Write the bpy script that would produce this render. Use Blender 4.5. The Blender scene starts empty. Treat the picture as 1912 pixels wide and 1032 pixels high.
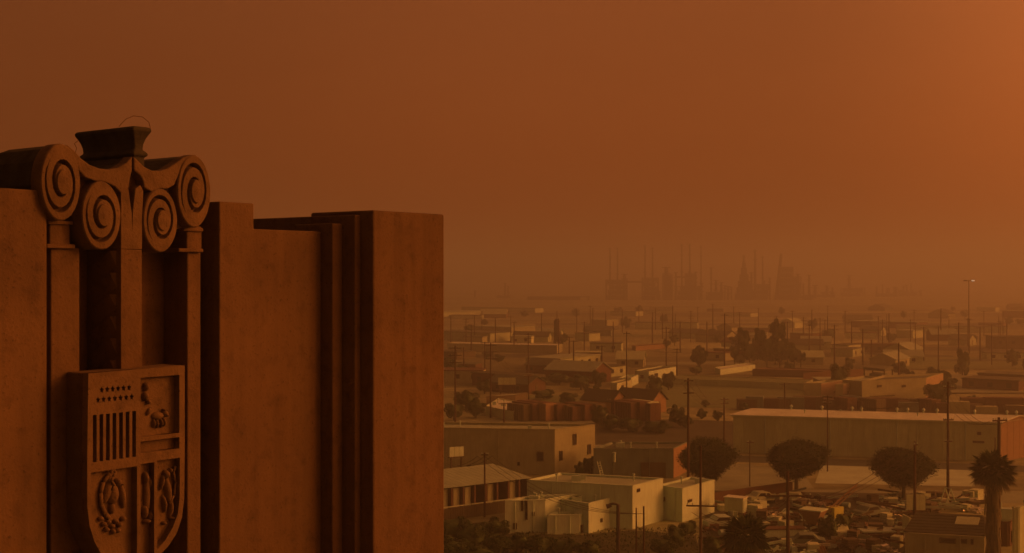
import bpy, bmesh, math, random
from mathutils import Vector, Matrix, Euler
R = math.radians
scene = bpy.context.scene
col = scene.collection

# ------------------------------------------------------------------ camera, sky, sun, exposure
F, CX, CY, H = 2400.0, 956.0, 516.0, 27.0        # focal length in pixels of a 1912 wide picture, eye height
cam_data = bpy.data.cameras.new('camera')
cam = bpy.data.objects.new('camera', cam_data); col.objects.link(cam)
cam.location = (0, 0, H); cam.rotation_euler = (R(90), 0, 0)
cam_data.sensor_width = 36; cam_data.lens = 36 * F / 1912
cam_data.clip_start = .2; cam_data.clip_end = 20000
scene.camera = cam

SUN_AZ, SUN_EL = 88, 14                           # degrees right of the view, above the horizon
w = bpy.data.worlds.new('World'); scene.world = w; w.use_nodes = True
nt = w.node_tree; nt.nodes.clear()
out = nt.nodes.new('ShaderNodeOutputWorld'); bg = nt.nodes.new('ShaderNodeBackground')
sky = nt.nodes.new('ShaderNodeTexSky'); sky.sky_type = 'NISHITA'; sky.sun_disc = False
sky.sun_elevation = R(SUN_EL); sky.sun_rotation = R(SUN_AZ)
sky.air_density = 1.0; sky.dust_density = 9.0; sky.ozone_density = .3
tint = nt.nodes.new('ShaderNodeMix'); tint.data_type = 'RGBA'; tint.blend_type = 'MULTIPLY'; tint.inputs[0].default_value = 1
tint.inputs[7].default_value = (1.0, .315, .09, 1)      # smog filters the daylight to orange
nt.links.new(sky.outputs[0], tint.inputs[6])
veil = nt.nodes.new('ShaderNodeMix'); veil.data_type = 'RGBA'; veil.inputs[0].default_value = .35
veil.inputs[7].default_value = (1.97, .34, .060, 1)       # even smoke veil over the whole sky
smc = nt.nodes.new('ShaderNodeTexCoord'); smm = nt.nodes.new('ShaderNodeMapping'); smm.inputs['Scale'].default_value = (1.6, 1.6, 9); smm.inputs['Rotation'].default_value = (.12, -.1, 0)
smn = nt.nodes.new('ShaderNodeTexNoise'); smn.inputs['Scale'].default_value = 1.3; smn.inputs['Detail'].default_value = 5; smn.inputs['Distortion'].default_value = .6
nt.links.new(smc.outputs['Generated'], smm.inputs[0]); nt.links.new(smm.outputs[0], smn.inputs['Vector'])
smr = nt.nodes.new('ShaderNodeMapRange'); smr.inputs[1].default_value = .3; smr.inputs[2].default_value = .7; smr.inputs[3].default_value = .9; smr.inputs[4].default_value = 1.1; nt.links.new(smn.outputs[0], smr.inputs[0])
smx = nt.nodes.new('ShaderNodeMix'); smx.data_type = 'RGBA'; smx.blend_type = 'MULTIPLY'; smx.inputs[0].default_value = 1; nt.links.new(tint.outputs[2], smx.inputs[6]); nt.links.new(smr.outputs[0], smx.inputs[7])   # drifting bands of smoke
nt.links.new(smx.outputs[2], veil.inputs[6])
sxyz = nt.nodes.new('ShaderNodeSeparateXYZ'); vfr = nt.nodes.new('ShaderNodeMapRange'); vfr.inputs[1].default_value = 0; vfr.inputs[2].default_value = .6
vfr.inputs[3].default_value = .68; vfr.inputs[4].default_value = .22; nt.links.new(smc.outputs['Generated'], sxyz.inputs[0]); nt.links.new(sxyz.outputs[2], vfr.inputs[0]); nt.links.new(vfr.outputs[0], veil.inputs[0])   # smoke lies thickest towards the horizon
gtc = nt.nodes.new('ShaderNodeTexCoord'); dotn = nt.nodes.new('ShaderNodeVectorMath'); dotn.operation = 'DOT_PRODUCT'
dotn.inputs[1].default_value = (math.sin(R(SUN_AZ)), math.cos(R(SUN_AZ)), 0); nt.links.new(gtc.outputs['Generated'], dotn.inputs[0])
gl0 = nt.nodes.new('ShaderNodeMapRange'); gl0.inputs[1].default_value = -1; gl0.inputs[2].default_value = 1; nt.links.new(dotn.outputs['Value'], gl0.inputs[0])
glr = nt.nodes.new('ShaderNodeValToRGB'); glr.color_ramp.interpolation = 'B_SPLINE'; nt.links.new(gl0.outputs[0], glr.inputs[0])   # smoke brightens towards the sun
_e = glr.color_ramp.elements
for _k, (_d, _v) in enumerate(((-1, .68), (-.45, .72), (-.15, 1.05), (.04, 1.25), (.22, 1.18), (.31, 1.35), (.42, 1.95), (.6, 2.2), (1, 2.2))):
    _q = _e[_k] if _k < 2 else _e.new(.99)
    _q.position = (_d + 1) / 2; _q.color = (_v / 2.5,) * 3 + (1,)
gl = nt.nodes.new('ShaderNodeMath'); gl.operation = 'MULTIPLY'; gl.inputs[1].default_value = 2.5; nt.links.new(glr.outputs[0], gl.inputs[0])
glm = nt.nodes.new('ShaderNodeMix'); glm.data_type = 'RGBA'; glm.blend_type = 'MULTIPLY'; glm.inputs[0].default_value = 1
nt.links.new(veil.outputs[2], glm.inputs[6]); nt.links.new(gl.outputs[0], glm.inputs[7]); nt.links.new(glm.outputs[2], bg.inputs[0]); bg.inputs[1].default_value = .12
nt.links.new(bg.outputs[0], out.inputs[0])

sd = bpy.data.lights.new('sun', 'SUN'); sd.energy = .5; sd.angle = R(6); sd.color = (1, .40, .10)
sun = bpy.data.objects.new('sun', sd); col.objects.link(sun)
sdir = Vector((math.sin(R(SUN_AZ)) * math.cos(R(SUN_EL)), math.cos(R(SUN_AZ)) * math.cos(R(SUN_EL)), math.sin(R(SUN_EL))))
sun.rotation_euler = (-sdir).to_track_quat('-Z', 'Y').to_euler()

vs = scene.view_settings
vs.view_transform = 'Standard'; vs.look = 'None'; vs.exposure = 0; vs.gamma = 1; vs.use_curve_mapping = False
scene.cycles.use_denoising = True
scene.cycles.max_bounces = 6; scene.cycles.volume_bounces = 1; scene.cycles.diffuse_bounces = 3
scene.cycles.transparent_max_bounces = 8

# ------------------------------------------------------------------ helpers
def mat(name, c, rough=.85, noise=(.25, 3.0), bump=0, c2=None, streak=0, spec=.3, metal=0, bscale=None, speck=0):
    m = bpy.data.materials.new(name); m.use_nodes = True; n = m.node_tree
    b = n.nodes['Principled BSDF']; b.inputs['Roughness'].default_value = rough
    b.inputs['Specular IOR Level'].default_value = spec; b.inputs['Metallic'].default_value = metal
    tc = n.nodes.new('ShaderNodeTexCoord'); 
    src = tc.outputs['Object']
    geo = n.nodes.new('ShaderNodeNewGeometry'); src = geo.outputs['Position']
    no = n.nodes.new('ShaderNodeTexNoise'); no.inputs['Scale'].default_value = noise[1]; no.inputs['Detail'].default_value = 6; no.inputs['Roughness'].default_value = .65
    n.links.new(src, no.inputs['Vector'])
    ramp = n.nodes.new('ShaderNodeMapRange'); ramp.inputs[1].default_value = .3; ramp.inputs[2].default_value = .7
    n.links.new(no.outputs[0], ramp.inputs[0])
    mx = n.nodes.new('ShaderNodeMix'); mx.data_type = 'RGBA'
    d = c2 or tuple(x * (1 - noise[0]) for x in c)
    mx.inputs[6].default_value = (*d, 1); mx.inputs[7].default_value = (*c, 1)
    n.links.new(ramp.outputs[0], mx.inputs[0]); last = mx.outputs[2]
    if streak:
        mp = n.nodes.new('ShaderNodeMapping'); mp.inputs['Scale'].default_value = (5, 5, .25); n.links.new(src, mp.inputs[0])
        n2 = n.nodes.new('ShaderNodeTexNoise'); n2.inputs['Scale'].default_value = 1.6; n2.inputs['Detail'].default_value = 4
        n.links.new(mp.outputs[0], n2.inputs['Vector'])
        r2 = n.nodes.new('ShaderNodeMapRange'); r2.inputs[1].default_value = .42; r2.inputs[2].default_value = .75
        r2.inputs[3].default_value = 1; r2.inputs[4].default_value = 1 - streak; n.links.new(n2.outputs[0], r2.inputs[0])
        m2 = n.nodes.new('ShaderNodeMix'); m2.data_type = 'RGBA'; m2.blend_type = 'MULTIPLY'; m2.inputs[0].default_value = 1
        n.links.new(last, m2.inputs[6]); n.links.new(r2.outputs[0], m2.inputs[7]); last = m2.outputs[2]
    if speck:
        for sc_, lo, hi, dk in ((38, .60, .72, speck), (7, .52, .78, speck * .8), (.6, .40, .66, speck * .35)):
            n4 = n.nodes.new('ShaderNodeTexNoise'); n4.inputs['Scale'].default_value = sc_; n4.inputs['Detail'].default_value = 5; n.links.new(src, n4.inputs['Vector'])
            r4 = n.nodes.new('ShaderNodeMapRange'); r4.inputs[1].default_value = lo; r4.inputs[2].default_value = hi; r4.inputs[3].default_value = 1; r4.inputs[4].default_value = 1 - dk; n.links.new(n4.outputs[0], r4.inputs[0])
            m4 = n.nodes.new('ShaderNodeMix'); m4.data_type = 'RGBA'; m4.blend_type = 'MULTIPLY'; m4.inputs[0].default_value = 1
            n.links.new(last, m4.inputs[6]); n.links.new(r4.outputs[0], m4.inputs[7]); last = m4.outputs[2]
    n.links.new(last, b.inputs['Base Color'])
    if bump:
        n3 = n.nodes.new('ShaderNodeTexNoise'); n3.inputs['Scale'].default_value = bscale or noise[1] * 12; n3.inputs['Detail'].default_value = 8
        n.links.new(src, n3.inputs['Vector'])
        bp = n.nodes.new('ShaderNodeBump'); bp.inputs['Strength'].default_value = .7; bp.inputs['Distance'].default_value = bump
        n.links.new(n3.outputs[0], bp.inputs['Height']); n.links.new(bp.outputs[0], b.inputs['Normal'])
    return m

def tag(o, label=None, cat=None, group=None, kind=None):
    if label: o['label'] = label
    if cat: o['category'] = cat
    if group: o['group'] = group
    if kind: o['kind'] = kind
    return o
def empty(name, loc=(0, 0, 0), rz=0, parent=None):
    o = bpy.data.objects.new(name, None); col.objects.link(o); o.location = loc; o.rotation_euler = (0, 0, rz)
    o.empty_display_size = .2
    if parent: o.parent = parent
    return o

class MB:
    """collects polygons; build() links them as one mesh object"""
    def __init__(s): s.v = []; s.f = []
    def add(s, vs, fs):
        n = len(s.v); s.v += [tuple(p) for p in vs]; s.f += [tuple(i + n for i in f) for f in fs]; return s
    def quadbox(s, b, t):
        """b, t: lists of n points (bottom and top rings, counter-clockwise)"""
        n = len(b)
        return s.add(list(b) + list(t), [tuple(range(n - 1, -1, -1)), tuple(range(n, 2 * n))] + [(i, (i + 1) % n, n + (i + 1) % n, n + i) for i in range(n)])
    def box(s, c, d, rz=0, rx=0):
        m = Matrix.Translation(c) @ Euler((rx, 0, rz)).to_matrix().to_4x4()
        p = [m @ Vector((x * d[0] / 2, y * d[1] / 2, z * d[2] / 2)) for z in (-1, 1) for x, y in ((-1, -1), (1, -1), (1, 1), (-1, 1))]
        return s.quadbox(p[:4], p[4:])
    def bar(s, a, b, r, n=6, r2=None, cap=True):
        a = Vector(a); b = Vector(b); r2 = r if r2 is None else r2; d = (b - a).normalized()
        x = d.orthogonal().normalized(); y = d.cross(x)
        A = [a + (x * math.cos(k * 2 * math.pi / n) + y * math.sin(k * 2 * math.pi / n)) * r for k in range(n)]
        B = [b + (x * math.cos(k * 2 * math.pi / n) + y * math.sin(k * 2 * math.pi / n)) * r2 for k in range(n)]
        return s.quadbox(A, B)
    def tube(s, pts, r, n=5):
        for i in range(len(pts) - 1): s.bar(pts[i], pts[i + 1], r if not callable(r) else r(i / (len(pts) - 1)), n)
        return s
    def build(s, name, m, parent=None, smooth=False, loc=None):
        me = bpy.data.meshes.new(name); me.from_pydata(s.v, [], s.f); me.update()
        if m: me.materials.append(m)
        o = bpy.data.objects.new(name, me); col.objects.link(o)
        if parent: o.parent = parent
        if loc: o.location = loc
        if smooth:
            for p in me.polygons: p.use_smooth = True
        return o
def dup(o, parent=None):
    c = o.copy(); col.objects.link(c); c.parent = parent
    for k in ('label',):
        pass
    for ch in list(o.children): dup(ch, c)
    return c

# ------------------------------------------------------------------ materials
M = {}
M['stucco'] = mat('facade_stucco', (.148, .098, .046), .9, (.25, 1.1), .009, streak=.2, bscale=38, speck=.42)
M['stucco_dark'] = mat('stained_shaded_stone', (.06, .06, .038), .95, (.5, 5), .01, streak=.3, bscale=30)
M['cast'] = mat('cast_stone', (.152, .106, .052), .9, (.25, 4), .009, streak=.12, bscale=42, speck=.45)
M['wire'] = mat('rusty_wire', (.12, .07, .04), .8)
M['metal_dark'] = mat('dark_metal', (.08, .075, .07), .6, metal=.3)
# ------------------------------------------------------------------ sky-side setting: ground and haze
def G(px, py): d = F * H / (py - CY); return Vector(((px - CX) / F * d, d, 0))
def PD(px, py, d): return Vector(((px - CX) / F * d, d, H - (py - CY) / F * d))

# ------------------------------------------------------------------ foreground building
T = Vector((.6, .8, 0)); N = Vector((.8, -.6, 0)); C0 = Vector((-1.403, 13, 0))
def W(u, w_, z): p = C0 + T * u + N * w_; return Vector((p.x, p.y, z))
def U(px, w_, py=CY):
    p = C0 + N * w_; r = (px - CX) / F
    u = (r * p.y - p.x) / (T.x - r * T.y); y = p.y + T.y * u
    return u, H + (CY - py) / F * y
def PW(px, py, w_): u, z = U(px, w_, py); return W(u, w_, z)
def ublock(mb, u0, u1, w0, w1, z0, z1):
    return mb.quadbox([W(u0, w0, z0), W(u0, w1, z0), W(u1, w1, z0), W(u1, w0, z0)][::-1], [W(u0, w0, z1), W(u0, w1, z1), W(u1, w1, z1), W(u1, w0, z1)][::-1])
def bevel(o, wd=.012, seg=2):
    m = o.modifiers.new('edge', 'BEVEL'); m.width = wd; m.segments = seg; m.limit_method = 'ANGLE'; m.angle_limit = R(40)
    return o

def build_facade():
    b = empty('tower_building', W(0, -.5, 0))
    tag(b, 'tall stucco building top with twin scroll ornament and crest shield, nearest on the left', 'building')
    def part(name, mb, m=M['stucco'], bev=.012, label=None):
        o = mb.build(name, m); o.parent = b; o.matrix_parent_inverse = b.matrix_world.inverted()
        o.location = (0, 0, 0); o.matrix_parent_inverse = Matrix.Translation(-b.location)
        if bev: bevel(o, bev)
        if label: o['label'] = label
        return o
    ZP = H + .672
    part('corner_pier', ublock(MB(), 0, 1.12, -.9, 0, 0, ZP), bev=.02)
    part('side_wall', ublock(MB(), 0, 1.12, -6, -.903, 0, H + .632))
    part('reveal', ublock(MB(), -.085, -.002, -.9, -.171, 0, PW(668, 401, -.171).z))
    part('reveal', ublock(MB(), -.232, -.087, -.9, -.344, 0, PW(630, 417, -.344).z))
    ol = [(-1.561, 0), (-.234, 0), (-.234, H + .459), (-1.137, H + .459), (-1.137, H + .705), (-1.561, H + .705)]
    part('parapet_wall', MB().quadbox([W(u, -.85, z) for u, z in ol], [W(u, -.503, z) for u, z in ol]))
    part('left_wall', ublock(MB(), -8, -3.38, -.98, -.503, 0, H + .708))
    part('back_wall', ublock(MB(), -3.38, -1.561, -1.3, -.95, 0, H + .3))
    part('roof', ublock(MB(), -8, -.003, -7, -1.303, 0, H - .35), M['stucco_dark'])
    # ornament pilasters
    wf = -.6
    def pil(x0, x1, y0, wfr, wbk=-.948, z0=H - 6, shrink=0):
        u0, _ = U(x0, wfr); u1, _ = U(x1, wfr); z1 = PW((x0 + x1) / 2, y0, wfr).z
        return ublock(MB(), u0, u1, wbk, wfr, z0, z1)
    part('pilaster', pil(95, 149, 462, wf))
    part('pilaster', pil(350, 375, 468, wf))
    part('centre_pilaster', pil(226, 265, 465.5, -.455), bev=.004)
    part('capital', pil(93, 131, 412, wf + .02, -.9, PW(110, 464, wf).z))
    part('capital', pil(349, 377, 422, wf + .02, -.9, PW(360, 470, wf).z))
    for (x0, x1, y0, y1, ww) in ((90, 137, 411, 418, -.55), (88, 141, 455, 463, -.55), (343, 380, 424, 431, -.55), (334, 380, 463, 470, -.55)):
        u0, _ = U(x0, ww); u1, _ = U(x1, ww)
        part('moulding', ublock(MB(), u0, u1, -.9, ww, PW(x0, y1, ww).z, PW(x0, y0, ww).z), bev=.008)
    # carved leaf strip on the left flank of the centre pilaster
    u0, _ = U(226, -.455); mb = MB()
    for k in range(9):
        z = PW(200, 470, -.6).z - .02 - k * .19
        p = W(u0 - .002, -.60, z)
        a, c, d_, e = W(u0, -.52, z + .03), W(u0 - .04, -.56, z + .03), W(u0 - .03, -.86, z - .12), W(u0, -.88, z - .13)
        a2, c2, d2, e2 = W(u0, -.52, z - .10), W(u0 - .008, -.56, z - .10), W(u0 - .008, -.86, z - .27), W(u0, -.88, z - .27)
        mb.quadbox([a2, c2, d2, e2], [a, c, d_, e])
    part('carved_leaf_strip', mb, bev=0)

    # cap: extruded scroll outline
    wv = -.45
    def poly_px(pts, w0, w1, m=M['cast'], name='scroll_band', bev=.012, label=None):
        f = [U(x, w0, y) for x, y in pts]
        mb = MB(); n = len(f)
        mb.quadbox([W(u, w1, z) for u, z in f], [W(u, w0, z) for u, z in f])
        return part(name, mb, m, bev, label)
    def ell(cx, cy, rx, ry, a0=0, a1=360, n=28):
        return [(cx + rx * math.cos(R(a0 + (a1 - a0) * k / n)), cy + ry * math.sin(R(a0 + (a1 - a0) * k / n))) for k in range(n + (a1 - a0 < 360))]
    def rev(p): return p[::-1]
    # backing plate, recessed
    poly_px([(90, 300), (128, 280), (160, 318), (200, 322), (248, 305), (292, 324), (325, 318), (365, 300), (385, 340), (372, 415), (325, 430), (300, 455), (270, 440), (247, 450), (225, 455), (190, 455), (165, 430), (130, 400), (95, 390)], wv - .12, wv - .62, name='scroll_back')
    # sagging bands
    poly_px([(112, 269), (128, 271), (140, 281), (152, 295), (168, 307), (186, 314), (203, 316), (220, 313), (236, 304), (247, 291), (247, 318), (243, 336), (240, 352), (228, 362), (215, 348), (196, 339), (176, 337), (160, 331), (148, 318), (138, 300), (124, 285)][::-1], wv, wv - .13)
    poly_px([(250, 291), (259, 300), (270, 311), (284, 318), (298, 319), (312, 315), (326, 306), (342, 294), (358, 288.5), (368, 289), (362, 303), (346, 312), (334, 326), (326, 345), (314, 352), (298, 352), (284, 358), (270, 350), (268, 338), (262, 327), (251, 318)][::-1], wv, wv - .13)
    # rolls running back from the scroll face, soot stain and side shade in their colour
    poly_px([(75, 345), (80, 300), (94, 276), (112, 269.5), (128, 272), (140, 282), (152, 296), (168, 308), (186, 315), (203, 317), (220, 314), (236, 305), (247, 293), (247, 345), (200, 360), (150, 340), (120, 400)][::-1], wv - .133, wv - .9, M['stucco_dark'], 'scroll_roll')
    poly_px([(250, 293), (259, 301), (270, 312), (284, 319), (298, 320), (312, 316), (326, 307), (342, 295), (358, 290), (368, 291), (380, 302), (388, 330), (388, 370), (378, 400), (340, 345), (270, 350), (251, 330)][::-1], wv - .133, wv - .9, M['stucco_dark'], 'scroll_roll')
    # Y stem between the inner scrolls
    poly_px([(226, 350), (240, 352), (246, 395), (247, 420), (248, 395), (253, 352), (262, 345), (268, 356), (266, 400), (265.5, 465), (226, 465)][::-1], wv - .002, wv - .3, name='scroll_stem', bev=.006)
    def volute(cx, cy, rx, ry, depth, side):
        u, z = U(cx, wv, cy); ul, _ = U(cx - rx, wv, cy); ur, _ = U(cx + rx, wv, cy)
        RU = (ur - ul) / 2; u = (ul + ur) / 2; RZ = abs(U(cx, wv, cy - ry)[1] - U(cx, wv, cy + ry)[1]) / 2
        n = 80; K = 52; mb = MB(); vs_ = []; fs = []
        def hgt(r, a):
            f = (a / (2 * math.pi)) * side
            t = ((r - .30) / .40 + f + .2) % 1
            g = 0
            if .32 < r < .82:
                e = min(t, 1 - t) / .17
                g = -.075 * max(0, min(1, 1.6 - 1.6 * e)) * min(1, (.82 - r) / .05) * min(1, (r - .32) / .04)
            return g + .03 * (1 - r) + (.02 * min(1, (.34 - r) / .03) if r < .34 else 0) + .012 * min(1, (1 - r) / .03)
        rs = [(1, None)] + [(1 - k / K * .97, 1) for k in range(K + 1)]
        for r, q in rs:
            for j in range(n):
                a = 2 * math.pi * j / n; h = -depth if q is None else hgt(r, a)
                ww = .012 * math.sin(5 * a + cx) * .3
                vs_.append(W(u + RU * (r * (1 + ww) * math.cos(a)), wv + h, z + RZ * r * (1 + ww) * math.sin(a)))
        for k in range(len(rs) - 1):
            for j in range(n): fs.append((k * n + j, k * n + (j + 1) % n, (k + 1) * n + (j + 1) % n, (k + 1) * n + j))
        fs.append(tuple(range((len(rs) - 1) * n, len(rs) * n)))
        mb.add(vs_, [f[::-1] for f in fs])
        o = part('scroll', mb, M['cast'], 0)
        return o
    volute(112, 340, 37, 72, .132, 1)
    volute(361, 357, 31, 67.5, .132, -1)
    volute(188, 402, 36.5, 64, .28, 1)
    volute(298, 411, 32, 59.5, .28, -1)
    # pedestal ridge standing behind the scrolls
    ua, _ = U(251, -.56); ub, _ = U(270, -.56)
    wb = -.56
    # find depth so that the left end reaches px 150
    p = W(ua, wb, 0); r = (152 - CX) / F; s_ = (p.x - r * p.y) / (.8 + r * .6); wbk = wb - s_
    Z = lambda py: PW(255, py, wb).z
    prof = [(0, 318), (0, 292), (.02, 290), (.025, 286), (.01, 282), (-.01, 278), (-.005, 268), (.006, 260), (.022, 252), (.036, 247), (.044, 244), (.044, 240), (.034, 237), (.008, 235.5)]
    mb = MB(); rings = []
    for e, py in prof:
        z = Z(py); rings.append([W(ua - e, wb + e, z), W(ub + e, wb + e, z), W(ub + e, wbk - e, z), W(ua - e, wbk - e, z)])
    vs_ = [q for r_ in rings for q in r_]; fs = []
    for k in range(len(rings) - 1):
        for j in range(4): fs.append((k * 4 + j, k * 4 + (j + 1) % 4, (k + 1) * 4 + (j + 1) % 4, (k + 1) * 4 + j))
    fs += [(3, 2, 1, 0), tuple(range(len(vs_) - 4, len(vs_)))]
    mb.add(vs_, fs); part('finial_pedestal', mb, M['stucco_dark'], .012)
    mb = MB()
    pts = [(222, 236), (235, 222), (250, 216), (266, 218), (278, 228), (281, 240), (277, 252), (268, 262), (262, 275), (259, 290)]
    mb.tube([PW(x, y, -.7) for x, y in pts], .0035, 5)
    part('loose_wire', mb, M['wire'], 0)
    mb = MB(); mb.tube([PW(x, y, -.9) for x, y in ((146, 262), (139, 268), (143, 276), (141, 284), (146, 296))], .003, 5)
    part('loose_wire', mb, M['wire'], 0)

    # ---------------- crest shield
    wsf, wsk = -.22, -.6
    rec = .075
    outline = [(165, 697), (345, 682), (345, 850), (344, 930), (340, 965), (330, 996), (314, 1020), (292, 1042), (262, 1066), (236, 1075), (214, 1064), (192, 1040), (176, 1010), (167, 980), (163, 945), (163, 850)]
    def curve_plate(outer, holes, w0, w1, name, m, parent):
        cu = bpy.data.curves.new('tmp', 'CURVE'); cu.dimensions = '2D'; cu.fill_mode = 'BOTH'; cu.extrude = abs(w1 - w0) / 2
        for ring in [outer] + holes:
            sp = cu.splines.new('POLY'); sp.points.add(len(ring) - 1); sp.use_cyclic_u = True
            for q, (x, y) in zip(sp.points, ring): u, z = U(x, w0, y); q.co = (u, z, 0, 1)
        ob = bpy.data.objects.new('tmp', cu); col.objects.link(ob)
        dg = bpy.context.evaluated_depsgraph_get(); me = bpy.data.meshes.new_from_object(ob.evaluated_get(dg))
        bpy.data.objects.remove(ob); bpy.data.curves.remove(cu)
        mid = (w0 + w1) / 2
        for v in me.vertices: v.co = W(v.co.x, mid + v.co.z, v.co.y)
        me.materials.clear(); me.materials.append(m); me.name = name
        o = bpy.data.objects.new(name, me); col.objects.link(o)
        o.parent = parent; o.matrix_parent_inverse = Matrix.Translation(-b.location) if parent == b else Matrix.Identity(4)
        return o
    sh = poly_px(outline[::-1], wsf - rec, wsk, name='crest_shield', label='thick carved city shield with stars, stripes, bear, eagle, castle and lion')
    def line(x, ya, yb, t): return ya + (yb - ya) * t
    # slope helper: the level direction seen in the picture at (x, y)
    def lev(x0, y0, x): return CY + (y0 - CY) * (1 - (x - x0) / 2540.0)
    stars = []
    for row, (xa, xb, n_, y) in enumerate(((190, 241, 6, 726), (183, 246, 7, 744))):
        for k in range(n_):
            x = xa + (xb - xa) * k / (n_ - 1); stars.append((x, lev(212, y, x)))
    def star(cx, cy, r): return [(cx + r * (.62 if 1 else 1) * (1 if k % 2 == 0 else .5) * math.sin(math.pi * k / 5), cy - r * (1 if k % 2 == 0 else .5) * math.cos(math.pi * k / 5)) for k in range(10)]
    holes = [star(x, y, 7.2) for x, y in stars]
    slots = []
    for k in range(7):
        x = 173.5 + k * 12.25; slots.append([(x, lev(212, 771, x)), (x + 7, lev(212, 771, x + 7)), (x + 7, lev(212, 858, x + 7)), (x, lev(212, 858, x))])
    L = lambda y, x: lev(250, y, x)
    ur = [(262.5, L(706, 262)), (335, L(706, 335)), (335, L(818, 335)), (262.5, L(818, 262))]
    ur2 = [(262.5, L(826, 262)), (335, L(826, 335)), (335, L(848, 335)), (262.5, L(848, 262))]
    ll = [(170, L(871, 170)), (256, L(871, 256)), (256, 1064), (238, 1066), (218, 1056), (198, 1034), (183, 1006), (174, 978), (170, 945)]
    lm = [(262.5, L(868, 262)), (288, L(868, 288)), (288, 1036), (262.5, 1056)]
    lr = [(293.5, L(866, 293)), (336, L(866, 336)), (335.5, 930), (332, 960), (323, 984), (309, 1008), (293.5, 1026)]
    fr = curve_plate(outline, holes + slots + [ur, ur2, ll, lm, lr], wsf, wsf - rec, 'shield_frame', M['cast'], sh)
    fl = wsf - rec
    def sub(name, mb, smooth=True):
        o = mb.build(name, M['cast'], sh, smooth); return o
    for x, y in stars: sub('star', MB().quadbox([PW(a, c, fl - .001) for a, c in star(x, y, 6.0)][::-1], [PW(a, c, fl + .028) for a, c in star(x, y, 6.0)][::-1]), False)
    def blob(mb, px, py, rx, ry, h, rot=0, n=10):
        vs_ = []; fs = []
        u, z = U(px, fl, py); s = U(px + 1, fl, py)[0] - u; sz = U(px, fl, py)[1] - U(px, fl, py + 1)[1]
        rg = 4
        for k in range(rg + 1):
            t = k / rg * math.pi / 2
            for j in range(n):
                a = 2 * math.pi * j / n; X = rx * math.cos(t) * math.cos(a); Y = ry * math.cos(t) * math.sin(a)
                x = X * math.cos(rot) - Y * math.sin(rot); y = X * math.sin(rot) + Y * math.cos(rot)
                vs_.append(W(u + x * s, fl - .002 + h * math.sin(t), z - y * sz))
        for k in range(rg):
            for j in range(n): fs.append((k * n + j, k * n + (j + 1) % n, (k + 1) * n + (j + 1) % n, (k + 1) * n + j))
        return mb.add(vs_, fs)
    def ptube(mb, pts, r, h=.02): return mb.tube([PW(x, y, fl + h) for x, y in pts], r, 6)
    # bear and star
    mb = MB(); blob(mb, 293, 776, 12, 8, .05); blob(mb, 305, 771, 6, 6, .06); blob(mb, 309, 775, 4, 3, .05)
    for x, dy in ((285, 12), (291, 13), (299, 12), (304, 10)): blob(mb, x, 778 + dy, 2.4, 9, .045)
    blob(mb, 303, 765, 1.8, 2.5, .05); sub('walking_bear_relief', mb)
    mb = MB(); blob(mb, 270, 722, 5, 9, .06); blob(mb, 269, 740, 6, 9, .06); blob(mb, 275, 750, 4, 5, .05); blob(mb, 276, 768, 3.5, 8, .04, .4); sub('laurel_relief', mb)
    # eagle on cactus inside a wreath
    mb = MB(); blob(mb, 208, 922, 11, 22, .07); blob(mb, 217, 900, 6, 8, .07); blob(mb, 223, 903, 4, 2.5, .06, .5)
    blob(mb, 199, 915, 8, 26, .055, .25); blob(mb, 226, 925, 6, 26, .055, -.12); blob(mb, 207, 948, 6, 12, .05)
    ptube(mb, [(206, 882), (212, 876), (216, 882), (211, 890), (208, 897), (214, 906), (210, 915)], .012, .055)
    ptube(mb, [(203, 888), (193, 900), (188, 920), (189, 942), (196, 958), (204, 968)], .02, .02)
    for k, (x, y) in enumerate(((186, 968), (192, 978), (200, 974), (207, 982), (214, 973), (221, 979), (228, 968), (197, 988), (209, 992), (218, 990))): blob(mb, x, y, 5.5, 5, .05, k)
    sub('eagle_relief', mb)
    # castle
    mb = MB(); blob(mb, 272, 925, 6.5, 42, .05); blob(mb, 269, 892, 5, 13, .065); blob(mb, 276, 900, 4, 12, .055); blob(mb, 268, 955, 5, 14, .06); blob(mb, 277, 962, 5, 10, .06); blob(mb, 271, 972, 7, 4, .07); sub('castle_relief', mb)
    # lion
    mb = MB(); blob(mb, 311, 915, 6, 26, .06, -.12); blob(mb, 307, 885, 6, 9, .07); blob(mb, 314, 878, 3, 6, .06, .5); blob(mb, 300, 900, 3, 16, .05, .2); blob(mb, 316, 950, 4, 18, .055, .15); blob(mb, 304, 940, 3.5, 18, .055, -.1); blob(mb, 318, 966, 6, 3.5, .06); blob(mb, 304, 976, 4.5, 3.5, .05)
    ptube(mb, [(316, 940), (325, 925), (328, 900), (324, 880), (328, 870)], .012, .03); sub('lion_relief', mb)
    return b
facade = build_facade()
# ------------------------------------------------------------------ materials of the plain
def pm(name, c, rough=.9, var=.25, sc=.6, **k):
    if name not in ('red_paint', 'orange_tan', 'rust', 'pole_wood', 'dark_glass'): c = (min(.8, c[0] * 1.15), min(.84, c[1] * 1.8), min(.7, c[2] * 1.7))
    M[name] = mat(name, c, rough, (var, sc), **k); return M[name]
pm('tan_plaster', (.34, .25, .16), streak=.2, bump=.01); pm('white_plaster', (.50, .44, .34), var=.16, streak=.18, bump=.01)
pm('cream_plaster', (.50, .40, .27), var=.2, streak=.18); pm('grey_block', (.17, .155, .13), streak=.2, bump=.01)
pm('pale_metal', (.62, .55, .45), .55, sc=.35); pm('olive_metal', (.40, .33, .21), .7, sc=.2, streak=.15)
pm('tar_roof', (.10, .085, .065), sc=.4); pm('gravel_roof', (.30, .26, .20), sc=.5); pm('brown_wood', (.11, .065, .04), sc=2)
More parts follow.
